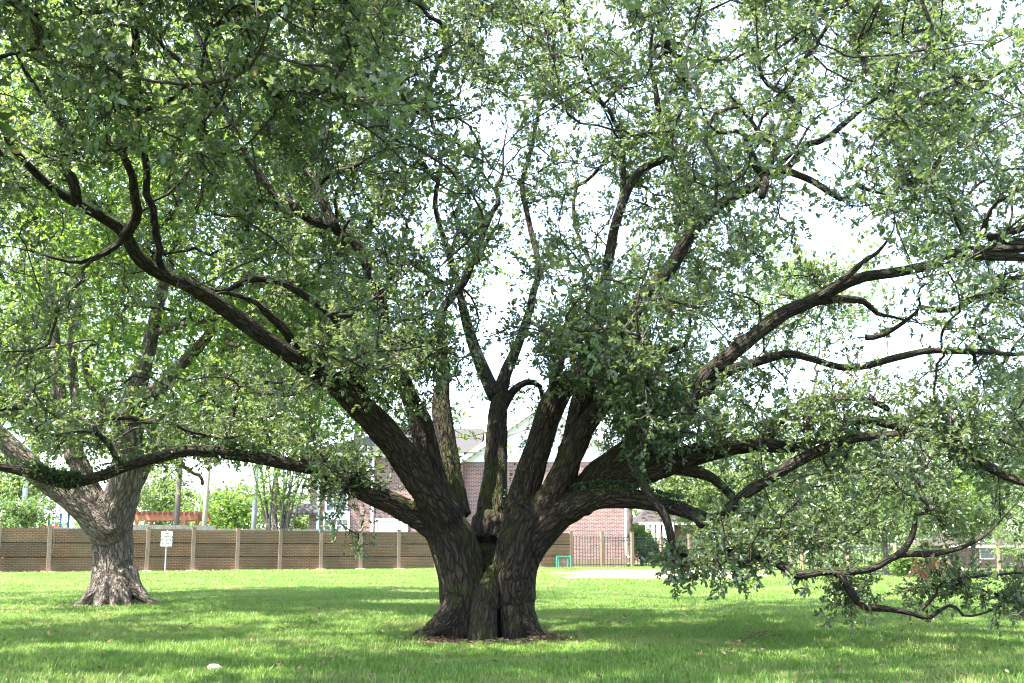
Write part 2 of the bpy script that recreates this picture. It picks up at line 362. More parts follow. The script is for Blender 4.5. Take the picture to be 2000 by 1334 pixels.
# ------------------------------------------------------------------ growing branches towards clump points
class Skel:
    def __init__(s, cap=160000):
        s.p = np.zeros((cap, 3), np.float32); s.d = np.zeros((cap, 3), np.float32); s.r = np.zeros(cap, np.float32); s.par = np.full(cap, -1, np.int32); s.ok = np.zeros(cap, bool); s.fix = np.zeros(cap, bool); s.n = 0
    def add(s, p, d, r, par, ok, fix):
        i = s.n; s.p[i] = p; s.d[i] = d; s.r[i] = r; s.par[i] = par; s.ok[i] = ok; s.fix[i] = fix; s.n += 1; return i
def resample(path, rad, step):
    seg = np.linalg.norm(np.diff(path, axis=0), axis=1); al = np.concatenate(([0], np.cumsum(seg)))
    n = max(3, int(al[-1] / step) + 1); t = np.linspace(0, al[-1], n)
    # catmull-rom through the traced points
    k = np.clip(np.searchsorted(al, t, side='right') - 1, 0, len(path) - 2); u = ((t - al[k]) / np.maximum(seg[k], 1e-6))[:, None]
    g = lambda i: path[np.clip(i, 0, len(path) - 1)]
    p0, p1, p2, p3 = g(k - 1), g(k), g(k + 1), g(k + 2)
    q = .5 * (2 * p1 + (p2 - p0) * u + (2 * p0 - 5 * p1 + 4 * p2 - p3) * u * u + (3 * p1 - p0 - 3 * p2 + p3) * u ** 3)
    return q, np.interp(t, al, rad)
def grow(sk, att, wig=.11, step=.17, tip_r=.006):
    """attach every attractor to the nearest suitable node with a crooked branch; returns paths and tip directions"""
    cand = np.where(sk.ok[:sk.n])[0]; base = sk.p[cand]
    dmin = np.array([np.min(((base - a) ** 2).sum(1)) for a in att]); order = np.argsort(dmin)
    paths = []; tips = []; dirs = []
    for ai in order:
        a = att[ai]; n = sk.n; v = a - sk.p[:n]; d = np.sqrt((v * v).sum(1)) + 1e-6
        cosv = (v * sk.d[:n]).sum(1) / d
        cost = d * (1.35 - .45 * cosv) + np.where(sk.ok[:n], 0, 1e3)
        j = int(np.argmin(cost)); L = d[j]; p0 = sk.p[j].astype(float)
        m = max(2, int(L / step) + 1); t = np.linspace(0, 1, m + 1)[:, None]
        c1 = p0 + (sk.d[j] * .55 + unit(v[j]) * .45) * L * .4
        c2 = a - unit(v[j] * np.array((1, 1, .5)) + np.array((0, 0, .12 * L))) * L * .3
        pts = (1 - t) ** 3 * p0 + 3 * (1 - t) ** 2 * t * c1 + 3 * (1 - t) * t * t * c2 + t ** 3 * a
        w = np.cumsum(rng.normal(size=(m + 1, 3)), 0); w = w - w[0] - t * (w[-1] - w[0]); pts = pts + w * wig * min(L, 1.2) / math.sqrt(m + 1) * 1.0
        par = j; idx = [j]
        for q in range(1, m + 1):
            dd = pts[q] - pts[q - 1]; par = sk.add(pts[q], dd / (np.linalg.norm(dd) + 1e-9), tip_r, par, True, False); idx.append(par)
        paths.append(idx); tips.append(a); dirs.append(unit(pts[-1] - pts[-2] + 1e-9))
    ex = 2.15; acc = np.zeros(sk.n); 
    for i in range(sk.n - 1, -1, -1):
        if not sk.fix[i]:
            acc[i] = max(acc[i], tip_r ** ex); sk.r[i] = acc[i] ** (1 / ex)
            if sk.par[i] >= 0: acc[sk.par[i]] += acc[i]
    return paths, np.array(tips), np.array(dirs)
def branch_tubes(sk, paths, rmax=.06):
    out = []
    for idx in paths:
        p = sk.p[idx].astype(float); r = np.minimum(sk.r[idx], rmax); r[0] = min(r[0], r[1] * 1.15)
        out.append(tube_np(p, r, 6 if r[1] > .012 else 4))
    return out
def grid_lookup(rows, px, py, cell=100):
    G = np.array([[int(c) for c in r] for r in rows], float); h, w = G.shape
    x = np.clip(px / cell - .5, 0, w - 1.001); y = np.clip(py / cell - .5, 0, h - 1.001); i, j = x.astype(int), y.astype(int); fx, fy = x - i, y - j
    i2, j2 = np.minimum(i + 1, w - 1), np.minimum(j + 1, h - 1)
    return G[j, i] * (1 - fx) * (1 - fy) + G[j, i2] * fx * (1 - fy) + G[j2, i] * (1 - fx) * fy + G[j2, i2] * fx * fy

# ------------------------------------------------------------------ ground
xs = np.concatenate((-np.geomspace(60, 900, 14)[::-1], np.arange(-50, 50.1, 1.0), np.geomspace(60, 900, 14)))
ys = np.concatenate((-np.geomspace(10, 300, 10)[::-1], np.arange(-6, 70.1, 1.0), np.geomspace(80, 1500, 16)))
GX, GY = np.meshgrid(xs, ys); nx, ny = len(xs), len(ys)
near = np.exp(-((GX) ** 2 + (GY - 25) ** 2) / 900)
GZ = zg(GX, GY) + near * .025 * vnoise(np.stack((GX * .5, GY * .5, GX * 0), -1).reshape(-1, 3)).reshape(GX.shape)
i = (np.arange(ny - 1)[:, None] * nx + np.arange(nx - 1)[None]).reshape(-1, 1)
g = mesh_np('lawn', np.stack((GX, GY, GZ), -1).reshape(-1, 3), i + np.array((0, 1, nx + 1, nx)), np.full(len(i), 4), ground_mat(), smooth=True)
tag(g, 'mown green lawn under the big oak with sandy strip by fence', 'lawn', kind='structure')

# ------------------------------------------------------------------ the big live oak
YT = 11.2
oak = empty('live_oak', (-0.25, YT, 0), label='huge spreading live oak with a forked dark mossy trunk and low sweeping limbs', cat='tree')
def trace(pts, Y0, Y1, pw=1.0):
    """traced limb (x, y, radius in photo pixels) between two depths -> path, radii in metres"""
    a = np.array(pts, float); seg = np.hypot(*np.diff(a[:, :2], axis=0).T); t = np.concatenate(([0], np.cumsum(seg))); t = (t / t[-1]) ** pw
    Y = Y0 + (Y1 - Y0) * t
    return np.array([P(x, y, q) for (x, y, _), q in zip(a, Y)]), a[:, 2] * Y / FPX
# (name, traced points, depth at start, depth at end, share of the run that carries no twigs)
LIMBS = dict(
 A=([(862,1035,34),(800,1000,29),(740,972,26),(680,942,24),(620,915,22),(560,905,20),(500,893,19),(430,883,19),(370,880,18),(310,893,17),(250,910,17),(190,930,17),(130,945,17),(60,925,16),(0,912,16),(-80,890,14),(-220,850,9)],11.1,9.4,.12),
 B=([(868,1015,42),(815,930,37),(770,868,35),(738,828,33),(700,790,29),(650,745,27),(590,708,26),(530,668,25),(470,625,25),(420,590,24),(370,560,23),(310,533,21),(265,500,21),(240,455,20),(190,420,18),(130,385,17),(100,365,15),(60,330,13),(20,285,12),(5,240,11),(-5,195,10),(-35,130,8),(-90,60,6)],11.0,7.2,.3),
 B2=([(243,462,15),(268,420,13),(262,380,12),(258,340,12),(240,300,11),(248,255,11),(258,232,10),(290,212,9),(330,195,8),(365,165,7),(400,140,7),(440,130,6),(495,140,4)],8.5,7.0,.2),
 B3=([(150,395,14),(143,352,14),(122,322,13),(142,285,13),(112,225,12),(62,160,11),(30,100,10),(5,30,9),(-20,-40,7)],8.1,7.6,.1),
 B4=([(238,470,9),(205,495,9),(160,512,8),(110,505,8),(60,490,7),(0,478,6),(-70,470,4)],8.5,8.0,.1),
 B5=([(715,805,22),(700,745,19),(686,692,18),(672,645,17),(645,610,15),(600,580,14),(550,552,13),(490,545,13),(435,568,11),(395,555,9),(350,520,7),(300,470,5)],10.4,9.6,.2),
 B6=([(598,712,12),(640,735,10),(690,718,8),(740,700,6),(790,690,4)],10.0,9.3,.2),
 B7=([(590,700,14),(560,650,13),(520,610,12),(500,590,11),(455,575,11),(425,572,10),(405,590,8),(330,560,5)],10.0,9.0,.2),
 B8=([(650,600,8),(690,615,8),(640,615,7),(720,590,6),(780,545,5),(850,530,4)],9.6,8.8,.2),
 C1=([(885,1020,34),(852,950,30),(832,870,28),(816,810,25),(785,740,21),(760,680,18),(748,620,17),(742,575,15),(715,520,16),(690,470,16),(650,445,17),(600,425,15),(560,393,14),(530,373,13),(505,335,12),(482,305,12),(455,250,11),(430,190,10),(402,110,9),(380,50,8),(355,-20,7),(320,-120,5)],11.2,9.8,.28),
 C1b=([(655,447,14),(633,400,14),(618,360,12),(625,319,10),(640,259,8),(650,190,6),(655,120,4)],10.4,10.6,.2),
 C1c=([(622,362,9),(640,342,9),(681,330,8),(711,315,8),(756,289,7),(792,258,5),(830,240,3)],10.5,10.0,.2),
 C1d=([(672,480,8),(668,455,7),(685,425,7),(700,405,6),(690,380,5),(702,337,4),(712,300,3)],10.4,10.2,.2),
 C1e=([(440,225,9),(400,170,9),(345,112,9),(319,92,9),(300,67,9),(262,41,9),(228,0,9),(190,-60,6)],9.9,9.0,.2),
 C2=([(895,1010,34),(884,950,28),(870,860,25),(862,790,22),(866,720,18),(860,650,15),(862,608,14),(880,582,13),(905,550,13),(926,505,12),(945,452,11),(965,410,9),(975,393,8),(968,368,7),(982,340,6),(985,280,5),(1000,200,4)],11.3,12.6,.3),
 C2b=([(930,512,9),(952,470,8),(974,435,7),(982,405,6),(1010,380,4)],12.2,12.4,.2),
 D=([(952,1190,40),(954,1085,40),(960,1010,36),(965,950,32),(970,880,29),(972,820,28),(976,770,25),(988,728,20),(1005,690,17),(1022,645,14),(1040,580,12),(1052,520,10),(1035,440,9),(1020,360,8),(1040,280,7),(1055,200,6),(1060,120,5)],11.45,14.5,.45),
 D2=([(968,775,18),(938,710,16),(916,645,14),(904,600,13),(893,550,11),(872,480,10),(850,400,8),(860,310,7),(835,200,6),(822,90,4)],12.6,14.8,.3),
 D3=([(980,800,13),(998,768,12),(1020,750,11),(1040,746,10),(1056,756,8),(1060,785,6)],12.6,12.8,.9),
 E=([(1015,1050,44),(1022,980,37),(1037,920,34),(1056,860,33),(1076,800,32),(1102,752,29),(1130,735,26),(1150,690,24),(1165,640,20),(1180,560,18),(1194,480,17),(1202,435,16),(1215,400,15),(1237,350,14),(1262,325,13),(1296,310,12),(1308,275,11),(1290,235,10),(1282,180,9),(1270,110,7),(1280,30,6),(1300,-60,4)],11.1,11.8,.3),
 E1=([(1092,770,20),(1086,725,21),(1102,670,18),(1120,615,16),(1126,600,13)],11.2,10.8,.5),
 E2=([(1122,612,8),(1150,610,7),(1180,612,7),(1201,633,7),(1216,646,7),(1249,645,6),(1279,624,5),(1300,590,4)],10.8,10.0,.2),
 E3=([(1205,440,9),(1216,370,8),(1217,300,7),(1218,255,6),(1200,215,5),(1205,160,4)],11.7,12.0,.2),
 F=([(1010,1120,34),(1035,1060,38),(1058,1005,36),(1090,940,34),(1118,885,32),(1145,832,30),(1172,795,26),(1204,785,16),(1238,818,12),(1250,786,12),(1270,744,12),(1286,705,12),(1298,686,11),(1330,678,11),(1346,655,10),(1345,600,8),(1330,560,6),(1335,500,4)],11.15,9.9,.45),
 F2=([(1292,688,8),(1262,698,8),(1237,687,7),(1222,672,7),(1180,666,6),(1126,669,6),(1084,661,4)],10.1,9.8,.2),
 I=([(1092,965,30),(1122,850,28),(1152,740,26),(1192,660,24),(1250,590,22),(1310,520,20),(1340,470,19),(1380,420,18),(1430,385,17),(1470,367,16),(1495,345,14),(1540,325,12),(1560,300,12),(1580,280,11),(1610,272,10),(1650,240,9),(1700,200,8),(1740,165,8),(1770,150,6),(1830,125,4),(1850,100,3)],11.3,9.5,.4),
 I0=([(1496,345,13),(1492,368,13),(1488,386,11)],9.9,9.85,1.0),
 I1=([(1496,345,13),(1470,310,10),(1460,272,9),(1440,255,8),(1405,260,8),(1380,235,7),(1360,195,6),(1310,182,4)],9.95,9.4,.2),
 I2=([(1496,338,11),(1520,285,10),(1555,238,10),(1560,210,9),(1530,180,9),(1500,165,8),(1485,140,8),(1482,110,7),(1478,60,6),(1475,0,5),(1470,-60,4)],9.9,9.2,.2),
 I2b=([(1512,172,5),(1545,130,4),(1600,100,4),(1640,95,3)],9.5,9.2,.2),
 I2c=([(1485,120,5),(1560,65,5),(1640,10,4),(1680,-30,3)],9.4,9.0,.2),
 I3=([(1740,168,6),(1742,135,5),(1760,80,4)],9.6,9.4,.2),
 I4=([(1510,330,8),(1530,315,7),(1555,290,6),(1575,255,6),(1600,225,6),(1645,200,5),(1690,150,3)],9.9,9.8,.2),
 I5=([(1532,332,10),(1580,350,9),(1620,375,9),(1650,390,9),(1670,362,7),(1690,370,7),(1730,380,6),(1760,392,5),(1840,380,4)],10.0,10.6,.2),
 J=([(1125,985,36),(1175,925,32),(1225,878,29),(1280,830,26),(1340,775,24),(1380,735,24),(1430,690,23),(1480,650,23),(1530,612,23),(1580,590,22),(1640,557,21),(1690,540,18),(1760,530,17),(1830,515,16),(1868,493,15),(2200,475,14),(1940,470,12),(1975,455,12),(2010,440,11),(2100,400,9),(2230,340,6)],11.0,9.6,.35),
 J1=([(1868,498,11),(2200,515,10),(1945,545,9),(2000,525,6),(2060,500,4)],9.9,9.7,.2),
 J3=([(1875,492,9),(1910,495,8),(1940,480,8),(1968,450,8),(2005,420,8),(2080,380,5)],9.85,9.5,.2),
 J4=([(1918,467,10),(1926,430,9),(1942,400,9),(1980,378,9),(2010,362,8),(2090,330,5)],9.8,9.4,.2),
 J5=([(1600,580,10),(1640,552,10),(1690,508,9),(1715,492,8),(1745,450,6),(1750,400,5),(1790,340,4)],10.3,10.0,.2),
 J2=([(1180,950,30),(1250,895,26),(1310,840,24),(1350,790,22),(1390,750,20),(1425,722,16),(1480,706,14),(1520,694,13),(1545,690,12),(1590,702,10),(1650,718,11),(1700,713,11),(1760,695,11),(1830,685,11),(1930,688,9),(2010,690,8),(2120,660,5)],11.3,11.2,.4),
 J6=([(1590,588,12),(1650,584,11),(1690,590,11),(1712,612,11),(1740,618,9),(1800,632,8),(1840,638,6)],10.6,11.0,.2),
 J7=([(1690,660,7),(1722,655,8),(1770,626,8),(1796,600,8),(1794,565,8),(1830,545,7),(1870,520,6)],10.8,10.2,.1),
 J8=([(1798,600,7),(1850,607,7),(1890,592,7),(1930,574,7),(1970,585,7),(2010,597,6),(2080,610,4)],10.6,10.4,.1),
 G1=([(1012,1110,34),(1050,1045,42),(1108,993,34),(1150,975,30),(1190,968,27),(1240,975,25),(1290,985,22),(1330,995,21),(1370,1010,19),(1400,1013,18),(1432,985,18),(1470,955,18),(1520,925,18),(1560,900,18),(1610,875,17),(1660,857,15),(1720,850,15),(1780,850,14),(1850,860,15),(1890,885,16),(1940,915,16),(1990,940,15),(2060,960,13),(2200,1000,9)],11.1,8.9,.25),
 G2=([(1105,992,38),(1175,940,34),(1250,925,33),(1310,905,32),(1360,886,29),(1420,875,25),(1488,864,20),(1522,822,17),(1560,792,15),(1592,780,13),(1650,776,11),(1720,790,10),(1800,830,9),(2200,830,8),(2010,810,6)],11.0,10.2,.3),
 G3=([(1480,868,16),(1540,872,16),(1600,855,15),(1680,820,13),(1760,835,12),(1830,850,10),(2200,800,8),(1990,770,6)],10.5,10.9,.2),
 G4=([(1312,912,18),(1372,925,15),(1402,942,13),(1450,990,11),(1492,1023,10),(1545,1034,9),(1584,1060,7),(1640,1062,5)],10.9,9.8,.3),
 G5=([(1360,1005,15),(1372,1025,13)],9.9,9.8,1.0),
 K=([(1240,820,13),(1232,865,13),(1230,890,13),(1246,925,12),(1275,975,12),(1300,1010,12),(1311,1050,12),(1322,1080,11),(1380,1077,12),(1440,1080,13),(1480,1085,13),(1512,1096,13),(1540,1115,13),(1562,1124,13),(1600,1118,12),(1650,1115,12),(1700,1111,12),(1740,1090,12),(1770,1081,11),(1830,1080,10),(1890,1065,9),(1930,1040,9),(1960,1010,8),(1990,975,7),(2020,930,5)],10.0,8.7,.3),
 K2=([(1752,1086,9),(1776,1060,8),(1788,1022,7),(1790,1001,7),(1814,1000,7),(1806,975,6),(1770,965,5),(1740,930,5),(1730,880,4),(1742,845,3)],9.0,8.9,.2),
 K3=([(1640,1118,9),(1660,1155,10),(1685,1183,10),(1740,1190,9),(1790,1200,8),(1812,1208,7),(1840,1190,5),(1862,1182,5),(1884,1203,5),(1930,1195,5),(1990,1165,4),(2030,1140,3)],9.15,9.7,.3),
 K4=([(1800,1190,5),(1830,1160,5),(1870,1130,4),(2200,1105,3)],9.4,9.6,.2),
 K5=([(1385,1075,8),(1362,1090,6),(1345,1110,4)],9.7,9.4,.2),
 T1=([(-60,150,8),(0,112,6),(40,102,6),(90,90,6),(130,70,5),(165,60,5),(200,45,4),(260,40,3)],6.2,5.6,.2),
)
# limbs that rise or reach out of the picture, in metres; first two added for shade
EXTRA = dict(
 N1=([(-3.2,9.2,3.9),(-3.2,8.0,5.0),(-2.6,6.6,5.7),(-1.9,5.0,5.9),(-1.6,3.4,5.6)],.11,.04),
 N2=([(2.6,10.0,5.2),(3.2,8.6,6.2),(3.3,6.8,6.6),(3.6,5.0,6.3),(4.2,3.4,5.8)],.11,.04),
 N3=([(0.9,11.7,6.0),(0.6,11.0,7.5),(1.0,10.2,8.8),(0.6,9.0,9.8)],.12,.04),
 N4=([(-2.4,10.4,6.2),(-2.8,10.8,7.6),(-3.6,10.6,9.0),(-4.6,10.4,9.8)],.11,.04),
 N5=([(0.2,14.0,7.2),(0.6,14.8,8.6),(0.2,15.6,9.8)],.10,.04),
 N6=([(-5.2,8.8,2.2),(-6.4,7.8,2.7),(-7.6,7.0,3.6),(-8.6,6.4,4.4)],.09,.03),
 N7=([(5.4,9.8,4.6),(6.8,9.6,5.4),(8.4,9.2,6.0),(9.6,9.0,6.2)],.10,.03),
 N8=([(-5.0,7.6,5.0),(-6.6,7.0,6.2),(-8.2,6.8,6.8)],.09,.03),
)
TRUNK = [
 ([(898,1262,58),(900,1225,52),(902,1180,46),(900,1120,48),(884,1060,50),(862,1010,42)],11.15,11.1),
 ([(1004,1258,44),(1003,1215,40),(1002,1180,40),(1005,1120,46),(1018,1060,50),(1040,1005,44)],11.2,11.0),
 ([(950,1255,54),(950,1200,50),(950,1150,46),(952,1105,42),(952,1070,30)],11.5,11.45),
 ([(944,1266,36),(943,1232,31),(945,1195,27),(952,1155,22),(962,1110,10)],10.72,11.05),
 ([(903,1080,14),(902,1125,28),(897,1165,34),(878,1203,32),(854,1228,26),(828,1241,18),(802,1251,11),(780,1258,6)],11.15,10.9),
 ([(1006,1090,12),(1008,1140,26),(1012,1185,32),(1030,1220,27),(1048,1242,17),(1068,1254,9)],11.2,11.0),
 ([(1003,1080,12),(1002,1150,24),(1000,1200,28),(1001,1232,26),(1004,1266,24)],11.25,10.92),
 ([(900,1130,20),(890,1180,30),(880,1215,24),(874,1250,14),(868,1262,8)],11.2,11.6),
 ([(955,1060,40),(960,1010,36)],11.6,11.75),
]
sk = Skel(); trunk_tubes = []; limb_obj = {}; vis_nodes = []
def fused(tubes, voxel, name, mat_, parent, skel, amp=(.035, .017), smooth_it=5):
    """voxel-fuse overlapping tubes into one trunk, roughen it, give it bark coordinates"""
    V, L, S, C = join_tubes(tubes)
    tmp = mesh_np('tmp', V, L, S, None)
    md = tmp.modifiers.new('r', 'REMESH'); md.mode = 'VOXEL'; md.voxel_size = voxel
    sm = tmp.modifiers.new('s', 'SMOOTH'); sm.factor = .5; sm.iterations = smooth_it
    dg = bpy.context.evaluated_depsgraph_get(); me = bpy.data.meshes.new_from_object(tmp.evaluated_get(dg))
    bpy.data.objects.remove(tmp)
    n = len(me.vertices); X = np.zeros(n * 3, np.float32); me.vertices.foreach_get('co', X); X = X.reshape(-1, 3).astype(float)
    Nn = np.zeros(n * 3, np.float32); me.vertices.foreach_get('normal', Nn); Nn = Nn.reshape(-1, 3)
    sp, sr, sN, sB, sA, sW = skel; co = np.zeros((n, 3)); wt = np.ones(n); rd = np.ones(n)
    for a in range(0, n, 6000):
        d = X[a:a + 6000, None].astype(np.float32) - sp[None].astype(np.float32); k = np.argmin(np.linalg.norm(d, axis=2) - sr[None], 1); q = d[np.arange(len(k)), k]
        wt[a:a + 6000] = sW[k]; rd[a:a + 6000] = np.clip(sr[k] / .25, .35, 1)
        co[a:a + 6000] = np.stack(((q * sN[k]).sum(1), (q * sB[k]).sum(1), sA[k] + (q * np.cross(sN[k], sB[k])).sum(1)), 1)
    lump = vnoise(X * 2.2, 3) * amp[0] + vnoise(X * 5.5, 4) * amp[0] * .5
    rid = vnoise(co * np.array((14, 14, 2.8)), 5); rid = (.5 - np.abs(rid)) * 2 * amp[1]
    X = X + Nn * ((lump * rd + rid) * wt)[:, None]
    X = X - np.array(parent.location)
    me.vertices.foreach_set('co', X.astype(np.float32).ravel())
    at = me.attributes.new('bark_co', 'FLOAT_VECTOR', 'POINT'); at.data.foreach_set('vector', co.astype(np.float32).ravel())
    me.polygons.foreach_set('use_smooth', np.ones(len(me.polygons), bool)); me.materials.clear(); me.materials.append(mat_); me.name = name; me.update()
    return link(bpy.data.objects.new(name, me), parent)
def skel_of(runs):
    sp, sr, sN, sB, sA, sW = [], [], [], [], [], []
    for run in runs:
        p, r = run[:2]; q, rr = resample(p, r, .06); T, N, B = frames(q); al = np.concatenate(([0], np.cumsum(np.linalg.norm(np.diff(q, axis=0), axis=1))))
        sp.append(q); sr.append(rr); sN.append(N); sB.append(B); sA.append(al); sW.append(sst((al[-1] - al) / .6) if len(run) > 2 else np.ones(len(al)))
    return tuple(np.concatenate(a) for a in (sp, sr, sN, sB, sA, sW))
def rough_tube(p, r, sides, along0=0.0, k=.10):
    V, F, co = tube_np(p, r, sides, cap=True, along0=along0)
    ring = np.repeat(r, sides); ring = np.concatenate((ring, [r[0], r[-1]])); c = np.vstack((np.repeat(p, sides, 0), p[:1], p[-1:]))
    d = vnoise(V * 3.2, 9) * k + vnoise(V * 9, 10) * k * .55 + vnoise(V * 22, 11) * k * .3
    return c + (V - c) * (1 + d)[:, None], F, co
runs = []
for pts, a, b in TRUNK:
    p, r = trace(pts, a, b); r = r * .9; runs.append((p, r)); q, rr = resample(p, r, .07); trunk_tubes.append(tube_np(q, rr, 16, cap=True))
prev_root = {}
for nm, (pts, a, b, bare) in LIMBS.items():
    p, r = trace(pts, a, b); tt_ = np.linspace(0, 1, len(r)); r = r * (.84 - .20 * sst(tt_ / .45))
    if nm not in ('A', 'B', 'C1', 'C2', 'D', 'E', 'F', 'G1', 'G2', 'I', 'J', 'J2'):
        r = r * .98
    q, rr = resample(p, r, .10)
    if nm not in ('E1', 'I0', 'D3', 'G5'): rr = rr * np.clip(np.linspace(len(q) * .1, 0, len(q)) / 1.2, .22, 1)
    # crooked, slightly knotty run
    q = q + np.stack([vnoise(np.stack((np.arange(len(q)) * .35, np.full(len(q), c * 7.1), np.full(len(q), sum(map(ord, nm)) % 97)), 1), 21) for c in range(3)], 1) * (.25 * np.minimum(rr, .06))[:, None] * np.linspace(0, 1, len(q))[:, None]
    if nm in ('A', 'B', 'C1', 'C2', 'D', 'E', 'F', 'G1', 'G2', 'I', 'J', 'J2'):
        seg = np.cumsum(np.concatenate(([0], np.linalg.norm(np.diff(q, axis=0), axis=1)))); thin = np.where(rr < .085)[0]; k = min(len(q) - 12, max(8, int(thin[0]) if len(thin) else 99, int(np.searchsorted(seg, .9))), int(np.searchsorted(seg, 5.0)))
        runs.append((q[:k + 1], rr[:k + 1], True)); tp_ = rr[:k + 1].copy(); tp_[-3:] *= (.99, .95, .82); trunk_tubes.append(tube_np(q[:k + 1], tp_, 16, cap=True))
        k0 = max(0, k - 7); shr = np.clip(.80 + .19 * (np.arange(len(q) - k0) / (k - k0 + .5)), 0, .99); o = tubes_obj('limb', [rough_tube(q[k0:], rr[k0:] * shr, 14, seg[k0], .08)], M_LIMB, oak)
    else:
        o = tubes_obj('limb' if rr[0] > .05 else 'branch', [rough_tube(q, rr, 12 if rr[0] > .05 else 9, 0, .09)], M_LIMB, oak)
    T = unit(np.gradient(q, axis=0)); par = -1
    for m in range(len(q)):
        par = sk.add(q[m], T[m], rr[m], par, m >= bare * len(q) and q[m][2] > .4, True)
    vis_nodes.append(np.column_stack((q, rr)))
for nm, (pts, r0, r1) in EXTRA.items():
    pts = np.array(pts, float); j = int(np.argmin(((sk.p[:sk.n] - pts[0]) ** 2).sum(1))); pts = np.vstack((sk.p[j], pts[1:]))
    q, rr = resample(pts, np.linspace(min(r0, sk.r[j] * .8), r1, len(pts)) * .7, .12)
    q[1:-1] += rng.normal(size=(len(q) - 2, 3)) * .015
    tubes_obj('limb', [rough_tube(q, rr, 9)], M_LIMB, oak); T = unit(np.gradient(q, axis=0)); par = -1
    for m in range(len(q)): par = sk.add(q[m], T[m], rr[m], par, m > 2, True)
fused(trunk_tubes, .023, 'trunk', M_BARK, oak, skel_of(runs))
vis_nodes = np.vstack(vis_nodes)

# foliage: how thick the crown is, looking through it (photo cells of 100 px)
DENS = ["99999999465566888884",
        "99999999654557888885",
        "99999988533357777777",
        "99999987543357553777",
        "57777998553266533777",
        "46669999522366456665",
        "33346778323466544556",
        "43346667533466445548",
        "56667765322366467888",
        "02221110000343233334",
        "00000000000012441110",
        "00000000000000000000",
        "00000000000000000000"]
def crown_ok(p):
    x, y, z = p.T; dx, dy = (x + .2) / 10.5, (y - 10.6) / np.where(y < 10.6, 7.6, 8.6); rho = dx * dx + dy * dy
    top = 2.2 + 8.6 * np.sqrt(np.clip(1 - rho, 0, 1))
    bot = np.where(x < 0, 1.95, 1.6) + np.where(np.abs(x) < 3, .35, 0) + np.clip(8.2 - y, 0, 9) * .32 * np.where(x > 2.5, .6, 1) + np.clip(y - 13, 0, 9) * .12
    low = (x > 1.6) & (y > 8.3) & (y < 11.0)
    bot = np.where(low, np.minimum(bot, np.clip(.35 + 0 * x, .3, 9)), bot)
    return (rho < 1) & (z < top) & (z > bot)
T2 = [
 ([(226,1186,52),(226,1150,46),(222,1100,42),(220,1060,43),(218,1030,46),(228,990,42),(244,950,36),(250,900,33),(252,860,30),(252,820,28),(262,780,27),(276,730,20),(290,680,18),(300,640,16),(310,590,14),(320,555,13),(332,515,11),(350,450,9),(345,380,7),(365,300,5)],17.2,17.4),
 ([(262,785,22),(285,778,18),(312,755,16),(345,720,14),(385,680,13),(410,650,12),(432,618,10),(465,565,8),(500,500,6),(520,430,4)],17.2,17.8),
 ([(214,1045,36),(172,1005,27),(132,970,25),(92,940,23),(52,905,24),(20,870,22),(0,850,20),(-60,800,17),(-160,740,11),(-240,660,7)],17.1,16.0),
 ([(205,1030,34),(176,965,27),(160,925,25),(142,880,20),(124,820,16),(114,745,14),(106,660,13),(98,590,11),(92,520,9),(110,440,7),(100,350,5)],17.3,17.6),
 ([(150,900,16),(150,850,12),(147,780,11),(141,700,11),(146,620,9),(150,560,8),(126,500,8),(136,445,7),(150,360,5)],17.3,18.4),
 ([(300,652,10),(335,640,9),(372,632,8),(415,625,7),(480,612,5),(560,590,3)],17.3,16.8),
 ([(236,1010,22),(262,960,13),(282,920,12),(290,900,11),(300,850,9),(310,790,7),(340,730,5)],17.5,18.4),
 ([(289,900,7),(315,902,6),(340,902,5),(364,915,5),(380,926,4),(392,930,4),(396,946,4)],17.8,17.4),
 ([(240,860,16),(215,810,13),(190,775,11),(170,730,9),(165,680,7)],17.2,16.6),
 ([(120,790,9),(90,775,8),(50,790,7),(0,810,5),(-60,800,4)],17.4,16.8),
]
HID = ((700, 600, 1000, 800), (1050, 560, 1260, 770), (1150, 690, 1300, 900), (690, 480, 800, 790), (840, 560, 900, 770), (960, 0, 1060, 690), (870, 0, 945, 760), (1100, 540, 1300, 720), (1150, 830, 1285, 960), (1250, 790, 1335, 930), (1310, 1060, 1500, 1100), (1150, 440, 1200, 660))
def hidden(vx, vy):
    """stretches of limb that the photo shows behind leaves"""
    m = np.zeros(len(vx), bool)
    for a, b, c, d in HID: m |= (vx > a) & (vx < c) & (vy > b) & (vy < d)
    return m
def gaps(c, seed, lo, hi):
    """the crown is built of separate leafy boughs with air between them"""
    g = vnoise(c * np.array((.62, .62, .95)), seed) * .7 + vnoise(c * np.array((1.5, 1.5, 2.2)), seed + 1) * .4
    return sst((g - lo) / (hi - lo))
v2 = np.vstack([np.column_stack(resample(*trace(*t), .12)) for t in T2[:3] + T2[5:6]]); vis_all = np.vstack((vis_nodes, v2[v2[:, 2] < 7]))
def shafts(c):
    """open shafts between the boughs through which the sun reaches the lawn"""
    u = np.column_stack((c[:, 0] - c[:, 2] * SUN[0] / SUN[2], c[:, 1] - c[:, 2] * SUN[1] / SUN[2], np.zeros(len(c)))) 
    n = vnoise(u * np.array((.50, .62, 1)), 88) * .75 + vnoise(u * np.array((1.15, 1.3, 1)) + 5.5, 89) * .45
    return sst((n - .13) / .1) * sst((c[:, 2] - 2.2) / 1.2)
